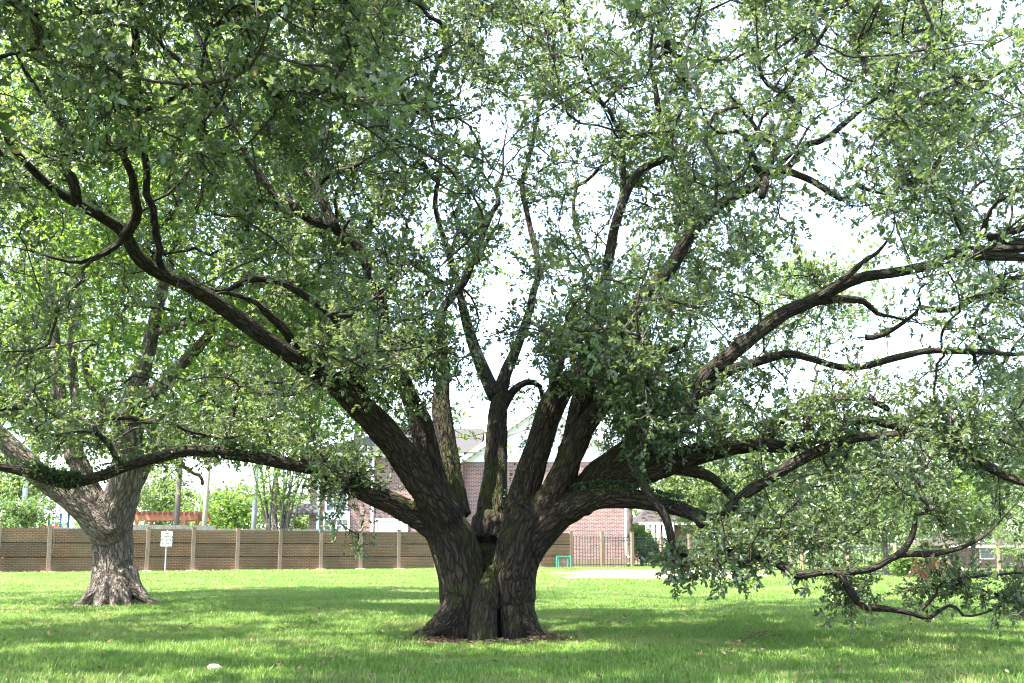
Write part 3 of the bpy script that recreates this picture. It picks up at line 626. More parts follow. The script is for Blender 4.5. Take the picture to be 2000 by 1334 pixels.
def sample_main(n_in, n_out):
    got_i, got_o = [], []; ni = no = 0
    while ni < n_in or no < n_out:
        c = np.column_stack((rng.uniform(-11, 11, 20000), rng.uniform(3.0, 19.5, 20000), rng.uniform(.3, 11, 20000)))
        c = c[crown_ok(c)]; c = c[rng.random(len(c)) > .94 * shafts(c)]; px, py, dep = proj(c)
        m = 120
        inside = (px > -m) & (px < 2000 + m) & (py > -m) & (py < 1230)
        ci = c[inside]; pi, qi, di = px[inside], py[inside], dep[inside]
        D = grid_lookup(DENS, np.clip(pi, 0, 1999), np.clip(qi, 0, 1299)) / 9
        # equal coverage per line of sight: weigh by 1/depth^2, favour the near side where the photo shows large dark leaves
        w = D ** 1.75 * (9.0 / di) ** 1.2
        w = np.where((di < 7.2), w * np.where((pi < 800) & (qi < 330), .25, np.where((qi < 90), .10, .02)), w)
        w = np.where((di < 5.0), w * .35, w)
        w = w * (.12 + .88 * gaps(ci, 41, -.22 - .25 * (D > .85), .12))
        keep = rng.random(len(ci)) < np.clip(w, 0, 1)
        ci = ci[keep]; pi, qi, di = pi[keep], qi[keep], di[keep]
        # leave the big limbs readable: few clumps hang right in front of them
        vx, vy, vd = proj(vis_all[:, :3]); vr = vis_all[:, 3] * FPX / vd; big = (vr > 4.5) & ~hidden(vx, vy)
        dd = np.hypot(pi[:, None] - vx[big][None], qi[:, None] - vy[big][None]) - vr[big][None]
        hit = ((dd < np.where(vr[big] > 9, 230, 120)[None] / di[:, None]) & (di[:, None] < vd[big][None] + .1)).any(1)
        keep = ~hit | (rng.random(len(ci)) < .2); ci = ci[keep]
        got_i.append(ci); ni += len(ci)
        co = c[~inside]; co = co[(co[:, 0] < -1.5) | (rng.random(len(co)) < .38)]; co = co[rng.random(len(co)) < np.where((co[:, 0] < 0) & (co[:, 1] < 8.5), .8, .5) * gaps(co, 41, np.where((co[:, 0] < 0) & (co[:, 1] < 8.5), -.05, .14), .28)]; got_o.append(co); no += len(co)
    return np.vstack(got_i)[:n_in], np.vstack(got_o)[:n_out]
att_i, att_o = sample_main(3150, 1000)
c = np.column_stack((rng.uniform(-9.5, .5, 6000), rng.uniform(2.5, 9.5, 6000), rng.uniform(4.6, 8.8, 6000))); c = c[crown_ok(c)]; px, py, _ = proj(c); c = c[(py < -130) & (rng.random(len(c)) > .94 * shafts(c)) & (gaps(c, 71, -.2, .1) > rng.random(len(c)))]
att_o = np.vstack((att_o, c[:260]))  # extra unseen clumps above the view, added to shade the upper left crown
# sprays along the low right-hand boughs and hand-placed ones
low = []
for x, y, Y, s, n_ in ((1340,1095,9.45,35,6),(1420,1075,9.5,45,8),(1400,1100,9.3,30,4),(1480,1060,9.6,45,9),(1560,1050,9.8,50,8),(1620,1040,9.8,50,7),(1440,1030,9.8,50,8),
                       (1650,1155,9.5,30,6),(1690,1135,9.7,22,3),(1655,1190,9.4,12,2),(1790,1150,9.7,30,5),(1850,1145,9.8,35,7),(2200,1150,9.9,35,6),(1950,1150,9.9,35,5),(1990,1160,9.9,25,3),(1830,1105,9.9,25,3),
                       (1480,930,10.2,60,4),(1840,990,9.2,60,6),(1740,960,9.2,50,6),(2200,1000,9.0,60,6),(660,990,10.8,30,2),(690,1040,10.7,20,2),(650,930,10.9,40,8),(700,900,11.0,50,10),(610,880,10.6,50,8),(720,690,10.0,70,14),(800,720,10.2,60,12),(860,660,10.4,60,12),(780,620,10.0,80,14),(640,690,9.7,60,6),(1060,690,10.5,50,9),(1120,640,10.3,60,14),(1190,740,10.2,60,14),(1230,660,10.0,60,12),(1300,770,10.3,60,12),(1270,860,10.2,50,10),(1200,800,10.2,40,8),(1380,830,10.3,60,8),(1540,820,10.0,60,8),(1650,800,9.8,70,12),(1780,830,9.6,70,10),(1900,860,9.4,70,10),(1450,770,10.4,60,6)):
    for _ in range(n_): low.append(P(x + rng.normal() * s * .6, y + rng.normal() * s * .5, Y + rng.normal() * .25))
att_l = np.array(low)
paths, tips, dirs = grow(sk, np.vstack((att_i, att_l, att_o)))
px, py, dep = proj(tips); infr = (px > -140) & (px < 2140) & (py > -140) & (py < 1300)
near_m = infr & (dep < 9.0); far_m = infr & ~near_m
tubes_obj('twigs', branch_tubes(sk, paths), M_TWIG, oak)['kind'] = 'stuff'
d1, t1 = clump_leaves(tips[near_m], dirs[near_m], 10, 13, .054, .027)
d2, t2 = clump_leaves(tips[far_m], dirs[far_m], 10, 14, .061, .030)
d3, t3 = clump_leaves(tips[~infr], dirs[~infr], 7, 8, .125, .066, tlen=.36)
leaves_obj('crown', d1, M_LEAF, oak, six=True, kind='stuff')
leaves_obj('crown', cat_data((d2, d3)), M_LEAF, oak, kind='stuff')
V, F, S, C = zip(*[twig_tubes(*t) for t in (t1, t2)])
tw = mesh_np('twigs', np.vstack(V), np.concatenate((F[0], F[1] + len(V[0]))), np.concatenate(S), M_TWIG, oak, [('bark_co', 'FLOAT_VECTOR', 'POINT', np.vstack(C))]); tw['kind'] = 'stuff'
print('clumps', near_m.sum(), far_m.sum(), (~infr).sum(), 'leaves', len(d1[0]), len(d2[0]), len(d3[0]))

# separate leaves of the lowest hanging sprays, and the withered ones
def leaf_proto(name, L, W, m, t):
    me = bpy.data.meshes.new(name)
    v = [(0, 0, 0), (.36 * L, -.40 * W, .1 * W), (.74 * L, -.46 * W, .05 * W), (L, 0, -.1 * L), (.74 * L, .46 * W, .05 * W), (.36 * L, .40 * W, .1 * W)]
    me.from_pydata(v, [], [(0, 3, 2, 1), (0, 5, 4, 3)]); a = me.attributes.new('tint', 'FLOAT', 'FACE'); a.data.foreach_set('value', [t, t]); me.materials.append(m); return me
lp = [leaf_proto('leaf', .082, .040, M_LEAF, t) for t in (.15, .4, .65)]
sprigs = [(1300,1110),(1312,1128),(1330,1140),(1345,1155),(1320,1100),(1390,1120),(1430,1112),(1465,1120),(1505,1112),(1530,1128),(1556,1150),(1570,1162),(1545,1140),(1360,1085),(1410,1098),(1460,1090),(1290,1090),(1345,1120),(1375,1135),(1490,1100)]
cnt = 0
for sx, sy in sprigs:
    p = P(sx, sy, 9.3 + rng.normal() * .12)
    stem = P(sx + 10, sy - 45, 9.5); par = np.array(oak.location)
    tubes_obj('branch', [tube_np(np.array([stem, stem * .5 + p * .5 + rng.normal(size=3) * .012, p]), np.array((.005, .004, .002)), 5)], M_TWIG, oak)
    for k in range(15):
        t = rng.uniform(.15, 1.0); b = stem * (1 - t) + p * t; d = unit(unit(p - stem) * .5 + rng.normal(size=3) * .55); nr = np.array((0, 0, .7)) + rng.normal(size=3) * .5; nr = unit(nr - d * (nr @ d)); sd = np.cross(nr, d)
        o = link(bpy.data.objects.new('leaf', lp[k % 3]), oak); M = Matrix([[d[q], sd[q], nr[q], b[q] - par[q]] for q in range(3)] + [[0, 0, 0, 1]]); sc = rng.uniform(.8, 1.2); o.matrix_local = M @ Matrix.Scale(sc, 4); cnt += 1
dp = leaf_proto('withered_leaf', .10, .05, M_DEAD, .5)
for sx, sy, n_ in ((1815, 1097, 11), (1793, 1115, 9), (1688, 1182, 4)):
    for k in range(n_):
        b = P(sx + rng.normal() * 12, sy + rng.normal() * 7 - 6, 8.95 if sx > 1700 else 9.2); d = unit(np.array((rng.normal() * .5, rng.normal() * .5, -1))); nr = rng.normal(size=3); nr = unit(nr - d * (nr @ d)); sd = np.cross(nr, d)
        o = link(bpy.data.objects.new('withered_leaf', dp), oak); o.matrix_local = Matrix([[d[q], sd[q], nr[q], b[q] - par[q]] for q in range(3)] + [[0, 0, 0, 1]]) @ Matrix.Scale(rng.uniform(.6, 1.1), 4)

# fern and creeper on the low limb
fern = empty('creeper', tuple(P(230, 912, 10.0)), label='dark leafy creeper growing along the low sweeping limb of the big oak', cat='creeper')
p, r = trace(*LIMBS['A'][:3]); q, rr = resample(p, r, .02); fx, fy, _ = proj(q); sel = np.where((fx < 700) & (fx > -150))[0]
sel = rng.choice(sel, 3400, p=(lambda w: w / w.sum())(np.where(fx[sel] < 460, 1.0, .25) * (.12 + (vnoise(q[sel] * 2.2, 31) > .0)))); T = unit(np.gradient(q, axis=0))[sel]
th = rng.normal(0.0, .95, len(sel)); sd = unit(np.cross(T, (0, 0, 1))); upv = np.cross(sd, T); nn = upv * np.cos(th)[:, None] + sd * np.sin(th)[:, None]
ld = unit(nn * .7 + rand_dir(len(sel)) * .7); nr = rand_dir(len(sel)) + nn * .4; nr = unit(nr - ld * (nr * ld).sum(1, keepdims=True)); s_ = rng.uniform(.6, 1.2, len(sel))
leaves_obj('leaves', (q[sel] + nn * rr[sel][:, None] * .96, ld, nr, .055 * s_, .024 * s_, np.clip(rng.normal(.45, .2, len(sel)), 0, .93)), M_FERN, fern, kind='stuff')
for nm, x0, x1, num in (('G1', 1130, 1330, 1300), ('K', 1215, 1260, 350), ('J', 1200, 1400, 500), ('E', 1000, 1160, 300)):
    p, r = trace(*LIMBS[nm][:3]); q, rr = resample(p, r, .02); fx, fy, _ = proj(q); sel = np.where((fx > x0) & (fx < x1))[0]; sel = rng.choice(sel, num); T = unit(np.gradient(q, axis=0))[sel]
    th = rng.normal(0, .7, num); sd = unit(np.cross(T, (0, 0, 1))); upv = np.cross(sd, T); nn = upv * np.cos(th)[:, None] + sd * np.sin(th)[:, None]
    ld = unit(nn * .7 + rand_dir(num) * .7); nr = rand_dir(num) + nn * .4; nr = unit(nr - ld * (nr * ld).sum(1, keepdims=True)); s_ = rng.uniform(.5, 1.1, num)
    leaves_obj('moss', (q[sel] + nn * rr[sel][:, None] * .97, ld, nr, .05 * s_, .02 * s_, np.clip(rng.normal(.6, .2, num), 0, .93)), M_FERN, oak, kind='stuff')

# ------------------------------------------------------------------ the pale oak by the fence
Y2 = 17.2
oak2 = empty('oak_tree', (float(P(225, 1180, Y2)[0]), Y2, 0), label='pale grey barked oak with flared roots standing near the panel fence', cat='tree')
F2 = [([(205,1120,28),(185,1155,16),(160,1176,9),(135,1184,5)],17.1,16.9), ([(245,1120,28),(270,1155,16),(292,1174,9),(315,1180,5)],17.1,16.9), ([(215,1140,26),(206,1170,14),(192,1190,7)],17.0,16.65), ([(236,1140,26),(244,1172,14),(256,1192,7)],17.0,16.65), ([(226,1150,22),(226,1180,12),(222,1194,7)],16.95,16.6)]
sk2 = Skel(60000); runs = []; tt = []; bigr = []
for pts, a, b in F2:
    p, r = trace(pts, a, b); r = r * .88; runs.append((p, r)); q, rr = resample(p, r, .07); tt.append(tube_np(q, rr, 12, cap=True))
for n_, (pts, a, b) in enumerate(T2):
    p, r = trace(pts, a, b); r = r * .88; q, rr = resample(p, r, .10)
    cut = {0: 3.4, 1: .5, 2: 1.6, 3: 1.6}.get(n_, 0); seg = np.cumsum(np.concatenate(([0], np.linalg.norm(np.diff(q, axis=0), axis=1)))); k = int(np.searchsorted(seg, cut)) if cut else 0
    if k > 3: runs.append((q[:k + 1], rr[:k + 1])); tt.append(tube_np(q[:k + 1], rr[:k + 1], 14, cap=True))
    k0 = max(0, k - 3)
    tubes_obj('limb', [rough_tube(q[k0:], rr[k0:] * .985, 12, seg[k0], .07)], M_BARK2, oak2)
    T = unit(np.gradient(q, axis=0)); par_ = -1
    for m in range(len(q)): par_ = sk2.add(q[m], T[m], rr[m], par_, q[m][2] > 3.0, True)
    bigr.append(np.column_stack((q, rr)))
fused(tt, .028, 'trunk', M_BARK2, oak2, skel_of(runs), (.03, .014), 4)
bigr = np.vstack(bigr); vx, vy, vd = proj(bigr[:, :3]); vr = bigr[:, 3] * FPX / vd; ok = (vr > 8) & (vy > 560); vx, vy, vd, vr = vx[ok], vy[ok], vd[ok], vr[ok]
cx = oak2.location[0]; A2 = []
while sum(len(a) for a in A2) < 2200:
    c = np.column_stack((rng.uniform(cx - 8, cx + 8, 8000), rng.uniform(11.5, 24, 8000), rng.uniform(2.2, 13, 8000)))
    rho = ((c[:, 0] - cx) / 7.6) ** 2 + ((c[:, 1] - Y2 - .3) / 6.2) ** 2
    c = c[(rng.random(len(c)) > .92 * shafts(c)) & (rho < 1) & (c[:, 2] < 4 + 8.5 * np.sqrt(np.clip(1 - rho, 0, 1))) & (c[:, 2] > 2.25 + .5 * (1 - rho))]
    px, py, dep = proj(c)
    hit = ((np.hypot(px[:, None] - vx, py[:, None] - vy) - vr < 26) & (dep[:, None] < vd + .1)).any(1)
    kp = (~hit | (rng.random(len(c)) < .08)) & (rng.random(len(c)) < .25 + .75 * gaps(c, 63, -.25, .1)) & (rng.random(len(c)) < np.where((px > 0) & (py > 0) & (px < 700), 1, .3)) & (rng.random(len(c)) < np.where((px > 620), .35, 1)) & ~((px > 280) & (py > 880)) & ~((dep < 13.5) & (px > 520))
    A2.append(c[kp])
A2 = np.vstack(A2)[:2200]
paths, tips, dirs = grow(sk2, A2, step=.25)
tubes_obj('twigs', branch_tubes(sk2, paths, .05), M_BARK2, oak2)['kind'] = 'stuff'
d, _ = clump_leaves(tips, dirs, 7, 9, .108, .050, .4, .42)
leaves_obj('crown', d, M_LEAF2, oak2, kind='stuff')

# ------------------------------------------------------------------ trees and shrubs beyond the fences
def bg_tree(name, label, cat, px, Y, h, rx, z0, mt, ncl, leaf, bark=M_BARK2, tr=.18, lean=0.0, nst=1, group=None, flat=1.0, per=(5, 8)):
    b = P(px, 1000, Y); b[2] = zg(b[0], b[1]); t = empty(name, b, label=label, cat=cat, group=group)
    s2 = Skel(30000); tubes = []
    for q_ in range(nst):
        a = rng.uniform(0, 6.28); sp = (0.05 if nst == 1 else .30) * rx; top = h * .75
        pts = np.array([b + (0, 0, -.1), b + (sp * .25 * math.cos(a) + lean * .3, sp * .25 * math.sin(a), top * .35), b + (sp * .6 * math.cos(a) + lean * .7, sp * .6 * math.sin(a), top * .7), b + (sp * math.cos(a) + lean, sp * math.sin(a), top)])
        q, rr = resample(pts, np.array((1.2, .85, .6, .25)) * tr / math.sqrt(nst), .3); q[1:-1] += rng.normal(size=(len(q) - 2, 3)) * .02 * h / 8
        tubes.append(rough_tube(q, rr, 8)); T = unit(np.gradient(q, axis=0)); pr = -1
        for m in range(len(q)): pr = s2.add(q[m], T[m], rr[m], pr, q[m][2] - b[2] > z0 * .6, True)
    tubes_obj('trunk', tubes, bark, t)
    lob = [(rng.uniform(-.5, .5) * rx + lean, rng.uniform(-.5, .5) * rx, rng.uniform(.35, .8), rng.uniform(.45, .7)) for _ in range(7)]
    A = []
    for lx, ly, lz, ls in lob:
        u = rand_dir(ncl // 7) * (rng.random((ncl // 7, 1)) ** .4); A.append(b + np.array((lx, ly, z0 + (h - z0) * lz)) + u * np.array((rx * ls, rx * ls, (h - z0) * .34 * flat)))
    A = np.vstack(A); A = A[(A[:, 2] > b[2] + z0 * .8)]
    pth, tp, dr = grow(s2, A, step=.5, tip_r=.008); tubes_obj('branches', branch_tubes(s2, pth, .08), bark, t)['kind'] = 'stuff'
    d, _ = clump_leaves(tp, dr, per[0], per[1], leaf, leaf * .5, leaf * 3, leaf * 3.2)
    leaves_obj('crown', d, mt, t, kind='stuff'); return t
GT = 'trees beyond the fences'
bg_tree('broadleaf_tree', 'tall broad tree behind the pale oak beyond the panel fence', 'tree', 60, 60, 19, 9, 6, M_LEAF3, 420, .30, group=GT, tr=.35)
bg_tree('broadleaf_tree', 'tall sunlit tree behind the crepe myrtle stems', 'tree', 535, 58, 18, 8, 6.3, M_LEAF2, 420, .27, group=GT, tr=.16)
bg_tree('broadleaf_tree', 'tall tree rising behind the brick house windows', 'tree', 690, 74, 20, 8, 7, M_LEAF3, 350, .30, group=GT, tr=.3)
bg_tree('garden_tree', 'low round green tree behind the red pergola', 'tree', 325, 72, 7.5, 4.5, 1.5, M_LEAF3, 260, .26, group=GT)
bg_tree('garden_tree', 'light yellow green bushy tree behind the yellowish pole', 'tree', 440, 68, 5.8, 4.5, .8, M_LEAF2, 260, .24, group=GT)
bg_tree('garden_tree', 'pale bushy tree behind the crepe myrtle and brick house corner', 'tree', 560, 78, 5.6, 4, 1, M_LEAF3, 220, .26, group=GT)
bg_tree('garden_tree', 'loose tree with grey stem behind the white roofed play tower', 'tree', 50, 57, 6.2, 4, 2.6, M_LEAF3, 200, .22, group=GT, tr=.22)
bg_tree('shrub', 'green shrub spilling over the top of the panel fence', 'shrub', 22, 42.6, 3.1, 1.9, 1.2, M_LEAF4, 150, .13, group='shrubs along the fences')
bg_tree('garden_tree', 'pale green tree behind the iron fence beside the brick house', 'tree', 1345, 68, 8.0, 4.2, 1.8, M_LEAF3, 300, .26, group=GT)
bg_tree('broadleaf_tree', 'wide pale tree behind the iron fence corner', 'tree', 1480, 72, 10.5, 6, 1.5, M_LEAF3, 420, .30, group=GT, tr=.25)
bg_tree('broadleaf_tree', 'dense pale green tree behind the low sweeping bough and iron fence', 'tree', 1650, 66, 8.6, 5.2, 1.0, M_LEAF3, 420, .27, group=GT, tr=.25)
bg_tree('garden_tree', 'yellow green tree behind the iron fence by the driveway', 'tree', 1800, 62, 7.6, 4.2, 1.5, M_LEAF2, 320, .24, group=GT)
bg_tree('broadleaf_tree', 'large tree behind the brown roofed house', 'tree', 1960, 84, 13, 7, 3, M_LEAF3, 380, .33, group=GT, tr=.3)
bg_tree('broadleaf_tree', 'very tall thin crowned pale tree standing behind the iron fence', 'tree', 1540, 62, 21.5, 6, 12, M_LEAF3, 260, .26, group=GT, tr=.15, lean=2.5)
bg_tree('broadleaf_tree', 'tall tree rising behind the white gable', 'tree', 1230, 82, 16, 7, 8, M_LEAF3, 260, .30, group=GT, tr=.3)
bg_tree('garden_tree', 'pale leafy tree beside the brown roofed house beyond the driveway', 'tree', 1895, 66, 6.4, 3.6, .8, M_LEAF3, 280, .22, group=GT)
bg_tree('garden_tree', 'soft grey green tree close behind the iron fence by the withered leaves', 'tree', 1725, 57, 6.2, 3.2, .8, M_LEAF3, 280, .20, group=GT)
bg_tree('shrub', 'pale twiggy shrub in front of the iron fence near the driveway', 'shrub', 1990, 44.5, 3.2, 1.5, .4, M_LEAF3, 130, .11, group='shrubs along the fences', nst=4, tr=.07)
bg_tree('shrub', 'rounded yellow green clipped shrub behind iron fence', 'shrub', 1252, 62, 2.3, 1.0, .2, M_LEAF2, 140, .12, group='shrubs along the fences', tr=.08)
bg_tree('shrub', 'low green clipped shrub beside the downspout behind iron fence', 'shrub', 1275, 60, 1.3, 1.3, .1, M_LEAF4, 140, .12, group='shrubs along the fences', tr=.06)
bg_tree('shrub', 'dark shrub against the iron fence pickets beside white columns', 'shrub', 1318, 58.5, 1.6, 1.1, .1, M_LEAF4, 140, .12, group='shrubs along the fences', tr=.06)
bg_tree('shrub', 'leafy low shrub at the foot of the iron fence under the withered leaves', 'shrub', 1770, 50.5, 1.5, 1.2, .1, M_LEAF2, 130, .12, group='shrubs along the fences', tr=.06)
tl = []
for x in np.linspace(-75, 75, 420):
    hmax = 3.6 + 4.5 * float(sst((x + 5) / 30)) + 1.6 * float(vnoise(np.array([[x * .16, 3, 1]]), 12)[0])
    for _ in range(7): tl.append((x + rng.normal(), 104 + rng.normal() * 3, -.6 + hmax * rng.random() ** .7))
d, _ = clump_leaves(np.array(tl), rand_dir(len(tl)), 4, 6, .55, .30, .8, 1.2)
leaves_obj('treeline', d, M_LEAF3, None, label='distant pale wood behind the houses and fences', cat='wood', kind='stuff')
# crepe myrtle: a fan of bare stems
b = P(548, 1000, 49.5); b[2] = 0; cm = empty('crepe_myrtle', b, label='multi stemmed crepe myrtle with bare tan stems behind the panel fence', cat='tree')
s2 = Skel(30000)
for k in range(13):
    tx = P(500 + k * 8.6 + rng.normal() * 3, 925, 49.5 + rng.normal() * .6); b0 = b + np.array((rng.normal() * .25, rng.normal() * .2, 0)); q, rr = resample(np.array([b0, b0 * .55 + tx * .45 + (rng.normal() * .08, 0, .25), tx, tx + (tx - b0) * .35]), np.array((.065, .055, .04, .015)), .25)
    tubes_obj('stem', [rough_tube(q, rr, 7)], M_BARK2, cm); T = unit(np.gradient(q, axis=0)); pr = -1
    for m in range(len(q)): pr = s2.add(q[m], T[m], rr[m], pr, q[m][2] > 3.4, True)
A = b + np.column_stack((rng.normal(0, 1.3, 230), rng.normal(0, .9, 230), rng.uniform(3.3, 7.5, 230)))
pth, tp, dr = grow(s2, A, step=.35, tip_r=.006); tubes_obj('branches', branch_tubes(s2, pth), M_BARK2, cm)['kind'] = 'stuff'
d, _ = clump_leaves(tp, dr, 5, 8, .15, .075, .4, .5); leaves_obj('crown', d, M_LEAF2, cm, kind='stuff')

# ------------------------------------------------------------------ fences
FA, FB = P(95, 1100, 41.2), P(1115, 1100, 52.2); FD = (FB - FA)[:2] / 13; FL = float(np.hypot(*FD)); FANG = math.atan2(FD[1], FD[0])
def fpt(k): return FA[:2] + FD * k
def share(name, me, parent, M):
    o = link(bpy.data.objects.new(name, me), parent); o.matrix_local = M; return o
def mesh_of(mb, name, m):
    me = bpy.data.meshes.new(name); me.from_pydata(mb.v, [], mb.f); me.materials.append(m); me.update(); return me
pf = empty('panel_fence', (*fpt(0), 0), label='brown precast brick pattern panel fence with concrete posts', cat='fence')
post_me = mesh_of(MB().box((0, 0, .92), (.17, .17, 1.92), bev=.012).box((0, 0, 1.885), (.19, .19, .03)), 'post', M_CONC)
def panel_mesh(h, seed):
    mb = MB(); n = 8; L = FL - .14
    mb.box((0, .045, 0), (L, .02, h)); mb.box((0, -.01, 0), (L, .09, h - .06)); return mesh_of(mb, 'panel', M_PANEL)
pm = [panel_mesh(.585, k) for k in range(3)]
foot_me = mesh_of(MB().box((0, 0, .02), (.5, .38, .10), bev=.12), 'footing', M_STONE)
RZ = Matrix.Rotation(FANG, 4, 'Z')
for k in range(-3, 14):
    o2 = np.array((*fpt(k), 0)) - np.array(pf.location); share('post', post_me, pf, Matrix.Translation((*o2[:2], rng.normal() * .012)) @ Matrix.Rotation(FANG, 4, 'Z') @ Matrix.Rotation(rng.normal() * .006, 4, 'Y'))
    if rng.random() < .7: share('footing', foot_me, pf, Matrix.Translation((o2[0] + .05, o2[1] - .16, 0)) @ Matrix.Rotation(rng.uniform(0, 3), 4, 'Z'))
    if k < 13:
        c = (np.array(fpt(k)) + fpt(k + 1)) / 2 - np.array(pf.location)[:2]; dz = rng.normal() * .012
        for j in range(3): share('panel', pm[j], pf, Matrix.Translation((c[0], c[1] + rng.normal() * .006, .33 + j * .587 + dz)) @ RZ)
fe = empty('iron_fence', (*fpt(13), 0), label='black iron picket fence with concrete posts behind the sandy strip', cat='fence')
pick_me = mesh_of(MB().box((0, 0, .84), (.022, .022, 1.62)), 'picket', M_IRON)
def iron(p0, p1, npost, hh=1.0, first=1):
    p0, p1 = np.array(p0), np.array(p1); ang = math.atan2(*(p1 - p0)[::-1]); base = np.array(fe.location)
    for k in range(npost):
        a, c = p0 + (p1 - p0) * k / npost, p0 + (p1 - p0) * (k + 1) / npost; L = np.hypot(*(c - a)); za, zc = float(zg(*a)), float(zg(*c)); mid = (a + c) / 2
        share('post', post_me, fe, Matrix.Translation((c[0] - base[0], c[1] - base[1], zc)) @ Matrix.Rotation(ang, 4, 'Z') @ Matrix.Diagonal((1, 1, hh, 1)))
        tilt = math.atan2(zc - za, L)
        for zr in (.16, 1.44, 1.60):
            MBr = MB().box((0, 0, 0), (L - .12, .026, .034)); o = MBr.build('rail', M_IRON, fe); o.matrix_local = Matrix.Translation((mid[0] - base[0], mid[1] - base[1], (za + zc) / 2 + zr * hh)) @ Matrix.Rotation(ang, 4, 'Z') @ Matrix.Rotation(-tilt, 4, 'Y')
        n = int(L / .165)
        for i_ in range(1, n):
            t = i_ / n; q = a + (c - a) * t; share('picket', pick_me, fe, Matrix.Translation((q[0] - base[0], q[1] - base[1], za + (zc - za) * t)) @ Matrix.Rotation(ang, 4, 'Z') @ Matrix.Diagonal((1, 1, hh, 1)))
iron(fpt(13), fpt(18), 5)
c0 = fpt(18); c1 = P(2060, 1100, 47.5)[:2]; iron(c0, c1, 7, .92)
wf = empty('board_fence', (*P(90, 1000, 49)[:2], 0), label='weathered grey wooden board fence behind the panel fence', cat='fence')
bd = mesh_of(MB().box((0, 0, 1.0), (.135, .02, 2.0)), 'board', M_GREYWOOD)
w0, w1 = P(60, 1000, 47.5)[:2], P(640, 1000, 53.5)[:2]; nb = 125
for k in range(nb + 1):
    q = w0 + (w1 - w0) * k / nb - np.array(wf.location)[:2]; share('board', bd, wf, Matrix.Translation((*q, rng.normal() * .015 + (.16 if 38 < k < 75 else 0))) @ Matrix.Rotation(math.atan2(*(w1 - w0)[::-1]), 4, 'Z'))
MB().box((0, 0, 0), (float(np.hypot(*(w1 - w0))), .05, .09), M=Matrix.Rotation(math.atan2(*(w1 - w0)[::-1]), 4, 'Z')).build('rail', M_GREYWOOD, wf).location = (*((w0 + w1) / 2 - np.array(wf.location)[:2] + (.02, .04)), 1.8)

# ------------------------------------------------------------------ sign
sb = P(328, 1110, 43.0); sg = empty('park_sign', (sb[0], sb[1] - .35, 0), label='white rectangular park notice on a steel post before the panel fence', cat='sign')
MB().tube([(0, 0, -.05), (0.0, 0, 1.0), (.03, 0, 1.76)], .028, 8).build('post', M_STEEL, sg)
M_SIGN = plain('sign_face', (.66, .66, .60), .6, .10, 5, stain=(.50, .50, .42)); M_INK = plain('sign_ink', (.05, .09, .06), .7, .1)
MB().box((.02, -.045, 1.40), (.47, .012, .62), bev=.0).build('plate', M_SIGN, sg)
for k, (t, z) in enumerate((('TREE', 1.585), ('CLIMBING', 1.45), ('PROHIBITED', 1.315), ('IN PARK', 1.18))):
    cu = bpy.data.curves.new('lettering', 'FONT'); cu.body = t; cu.size = .115; cu.offset = .004; cu.align_x = 'CENTER'; cu.extrude = .001
    ob = bpy.data.objects.new('lettering', cu); COL.objects.link(ob); dg = bpy.context.evaluated_depsgraph_get(); me = bpy.data.meshes.new_from_object(ob.evaluated_get(dg)); bpy.data.objects.remove(ob)
    me.materials.clear(); me.materials.append(M_INK); o = link(bpy.data.objects.new('lettering', me), sg); o.location = (.02, -.056, z); o.rotation_euler = (R(90), 0, 0); o.scale = (.72 if len(t) > 8 else .9, 1, 1)

# ------------------------------------------------------------------ toy goal
gb = P(1099, 1110, 48.8); tg = empty('toy_goal', (gb[0], gb[1], 0), .25, label='small green tubular toy goal with a slack net beside the fence post', cat='goal')
def arch(x0, x1, y0, y1, z): 
    pts = []
    for t in np.linspace(0, 1, 15):
        a = math.pi * t; u = (1 - math.cos(a)) / 2; pts.append((x0 + (x1 - x0) * u, y0 + (y1 - y0) * u, z * min(1, math.sin(a) * 1.9) if 0 < t < 1 else 0.0))
    return pts
MB().tube(arch(-.36, -.10, -.16, .32, .62), .026, 8).build('hoop', M_GOAL, tg); MB().tube(arch(.36, .36, -.16, .32, .62), .026, 8).build('hoop', M_GOAL, tg)
MB().tube([(-.36, -.16, .03), (.36, -.16, .03)], .02, 6).tube([(-.10, .32, .03), (.36, .32, .03)], .02, 6).tube([(-.2, .1, .62), (.36, .1, .62)], .02, 6).build('base_bar', M_GOAL, tg)
nt_ = MB()
for k in range(15):
    x = -.22 + .58 * k / 14; nt_.tube([(x, .08, .60), (x, .18, .32 + .03 * math.sin(k)), (x + .02, .30, .04)], .005, 3)
for k in range(10):
    z = .05 + k * .058; y = .30 - .22 * (z / .6); nt_.tube([(-.2, y, z), (.08, y + .03, z - .04), (.36, y, z)], .005, 3)
nt_.build('net', M_NET, tg)

# ------------------------------------------------------------------ brick house
HY = 56.0
def hx(px): return float(P(px, 1000, HY)[0])
def hz(py, Y=HY): return float(P(1000, py, Y)[2])
ho = empty('brick_house', (hx(905), HY, 0), label='two storey red brick house with white siding gable behind the fences', cat='house')
ox = ho.location[0]; a0, a1, b0 = hx(905) - ox, hx(1222) - ox, hx(607) - ox; ev = hz(902); ap = hz(792); mx = (a0 + a1) / 2
o = MB().box(((a0 + a1) / 2, 5, ev / 2 + .2), (a1 - a0, 10, ev - .4)).build('wall', M_BRICK, ho)
MB().box(((a0 + a1) / 2, 5, .19), (a1 - a0 + .02, 10.02, .42)).build('footing', M_CONC, ho)
MB().box(((b0 + a0) / 2 - .01, 4.6, 3.15), (a0 - b0, 10, 6.3)).build('wall', M_BRICK, ho)
nbd = 17
for k in range(nbd):
    z = ev + (ap - ev) * (k + .5) / nbd; w = (a1 - a0) / 2 * (1 - (k + .5) / nbd) + .02; hh = (ap - ev) / nbd
    MB().box((mx, .0, z), (2 * w, .05, hh + .012), M=Matrix.Rotation(R(7), 4, 'X')).build('siding_board', M_SIDING, ho)
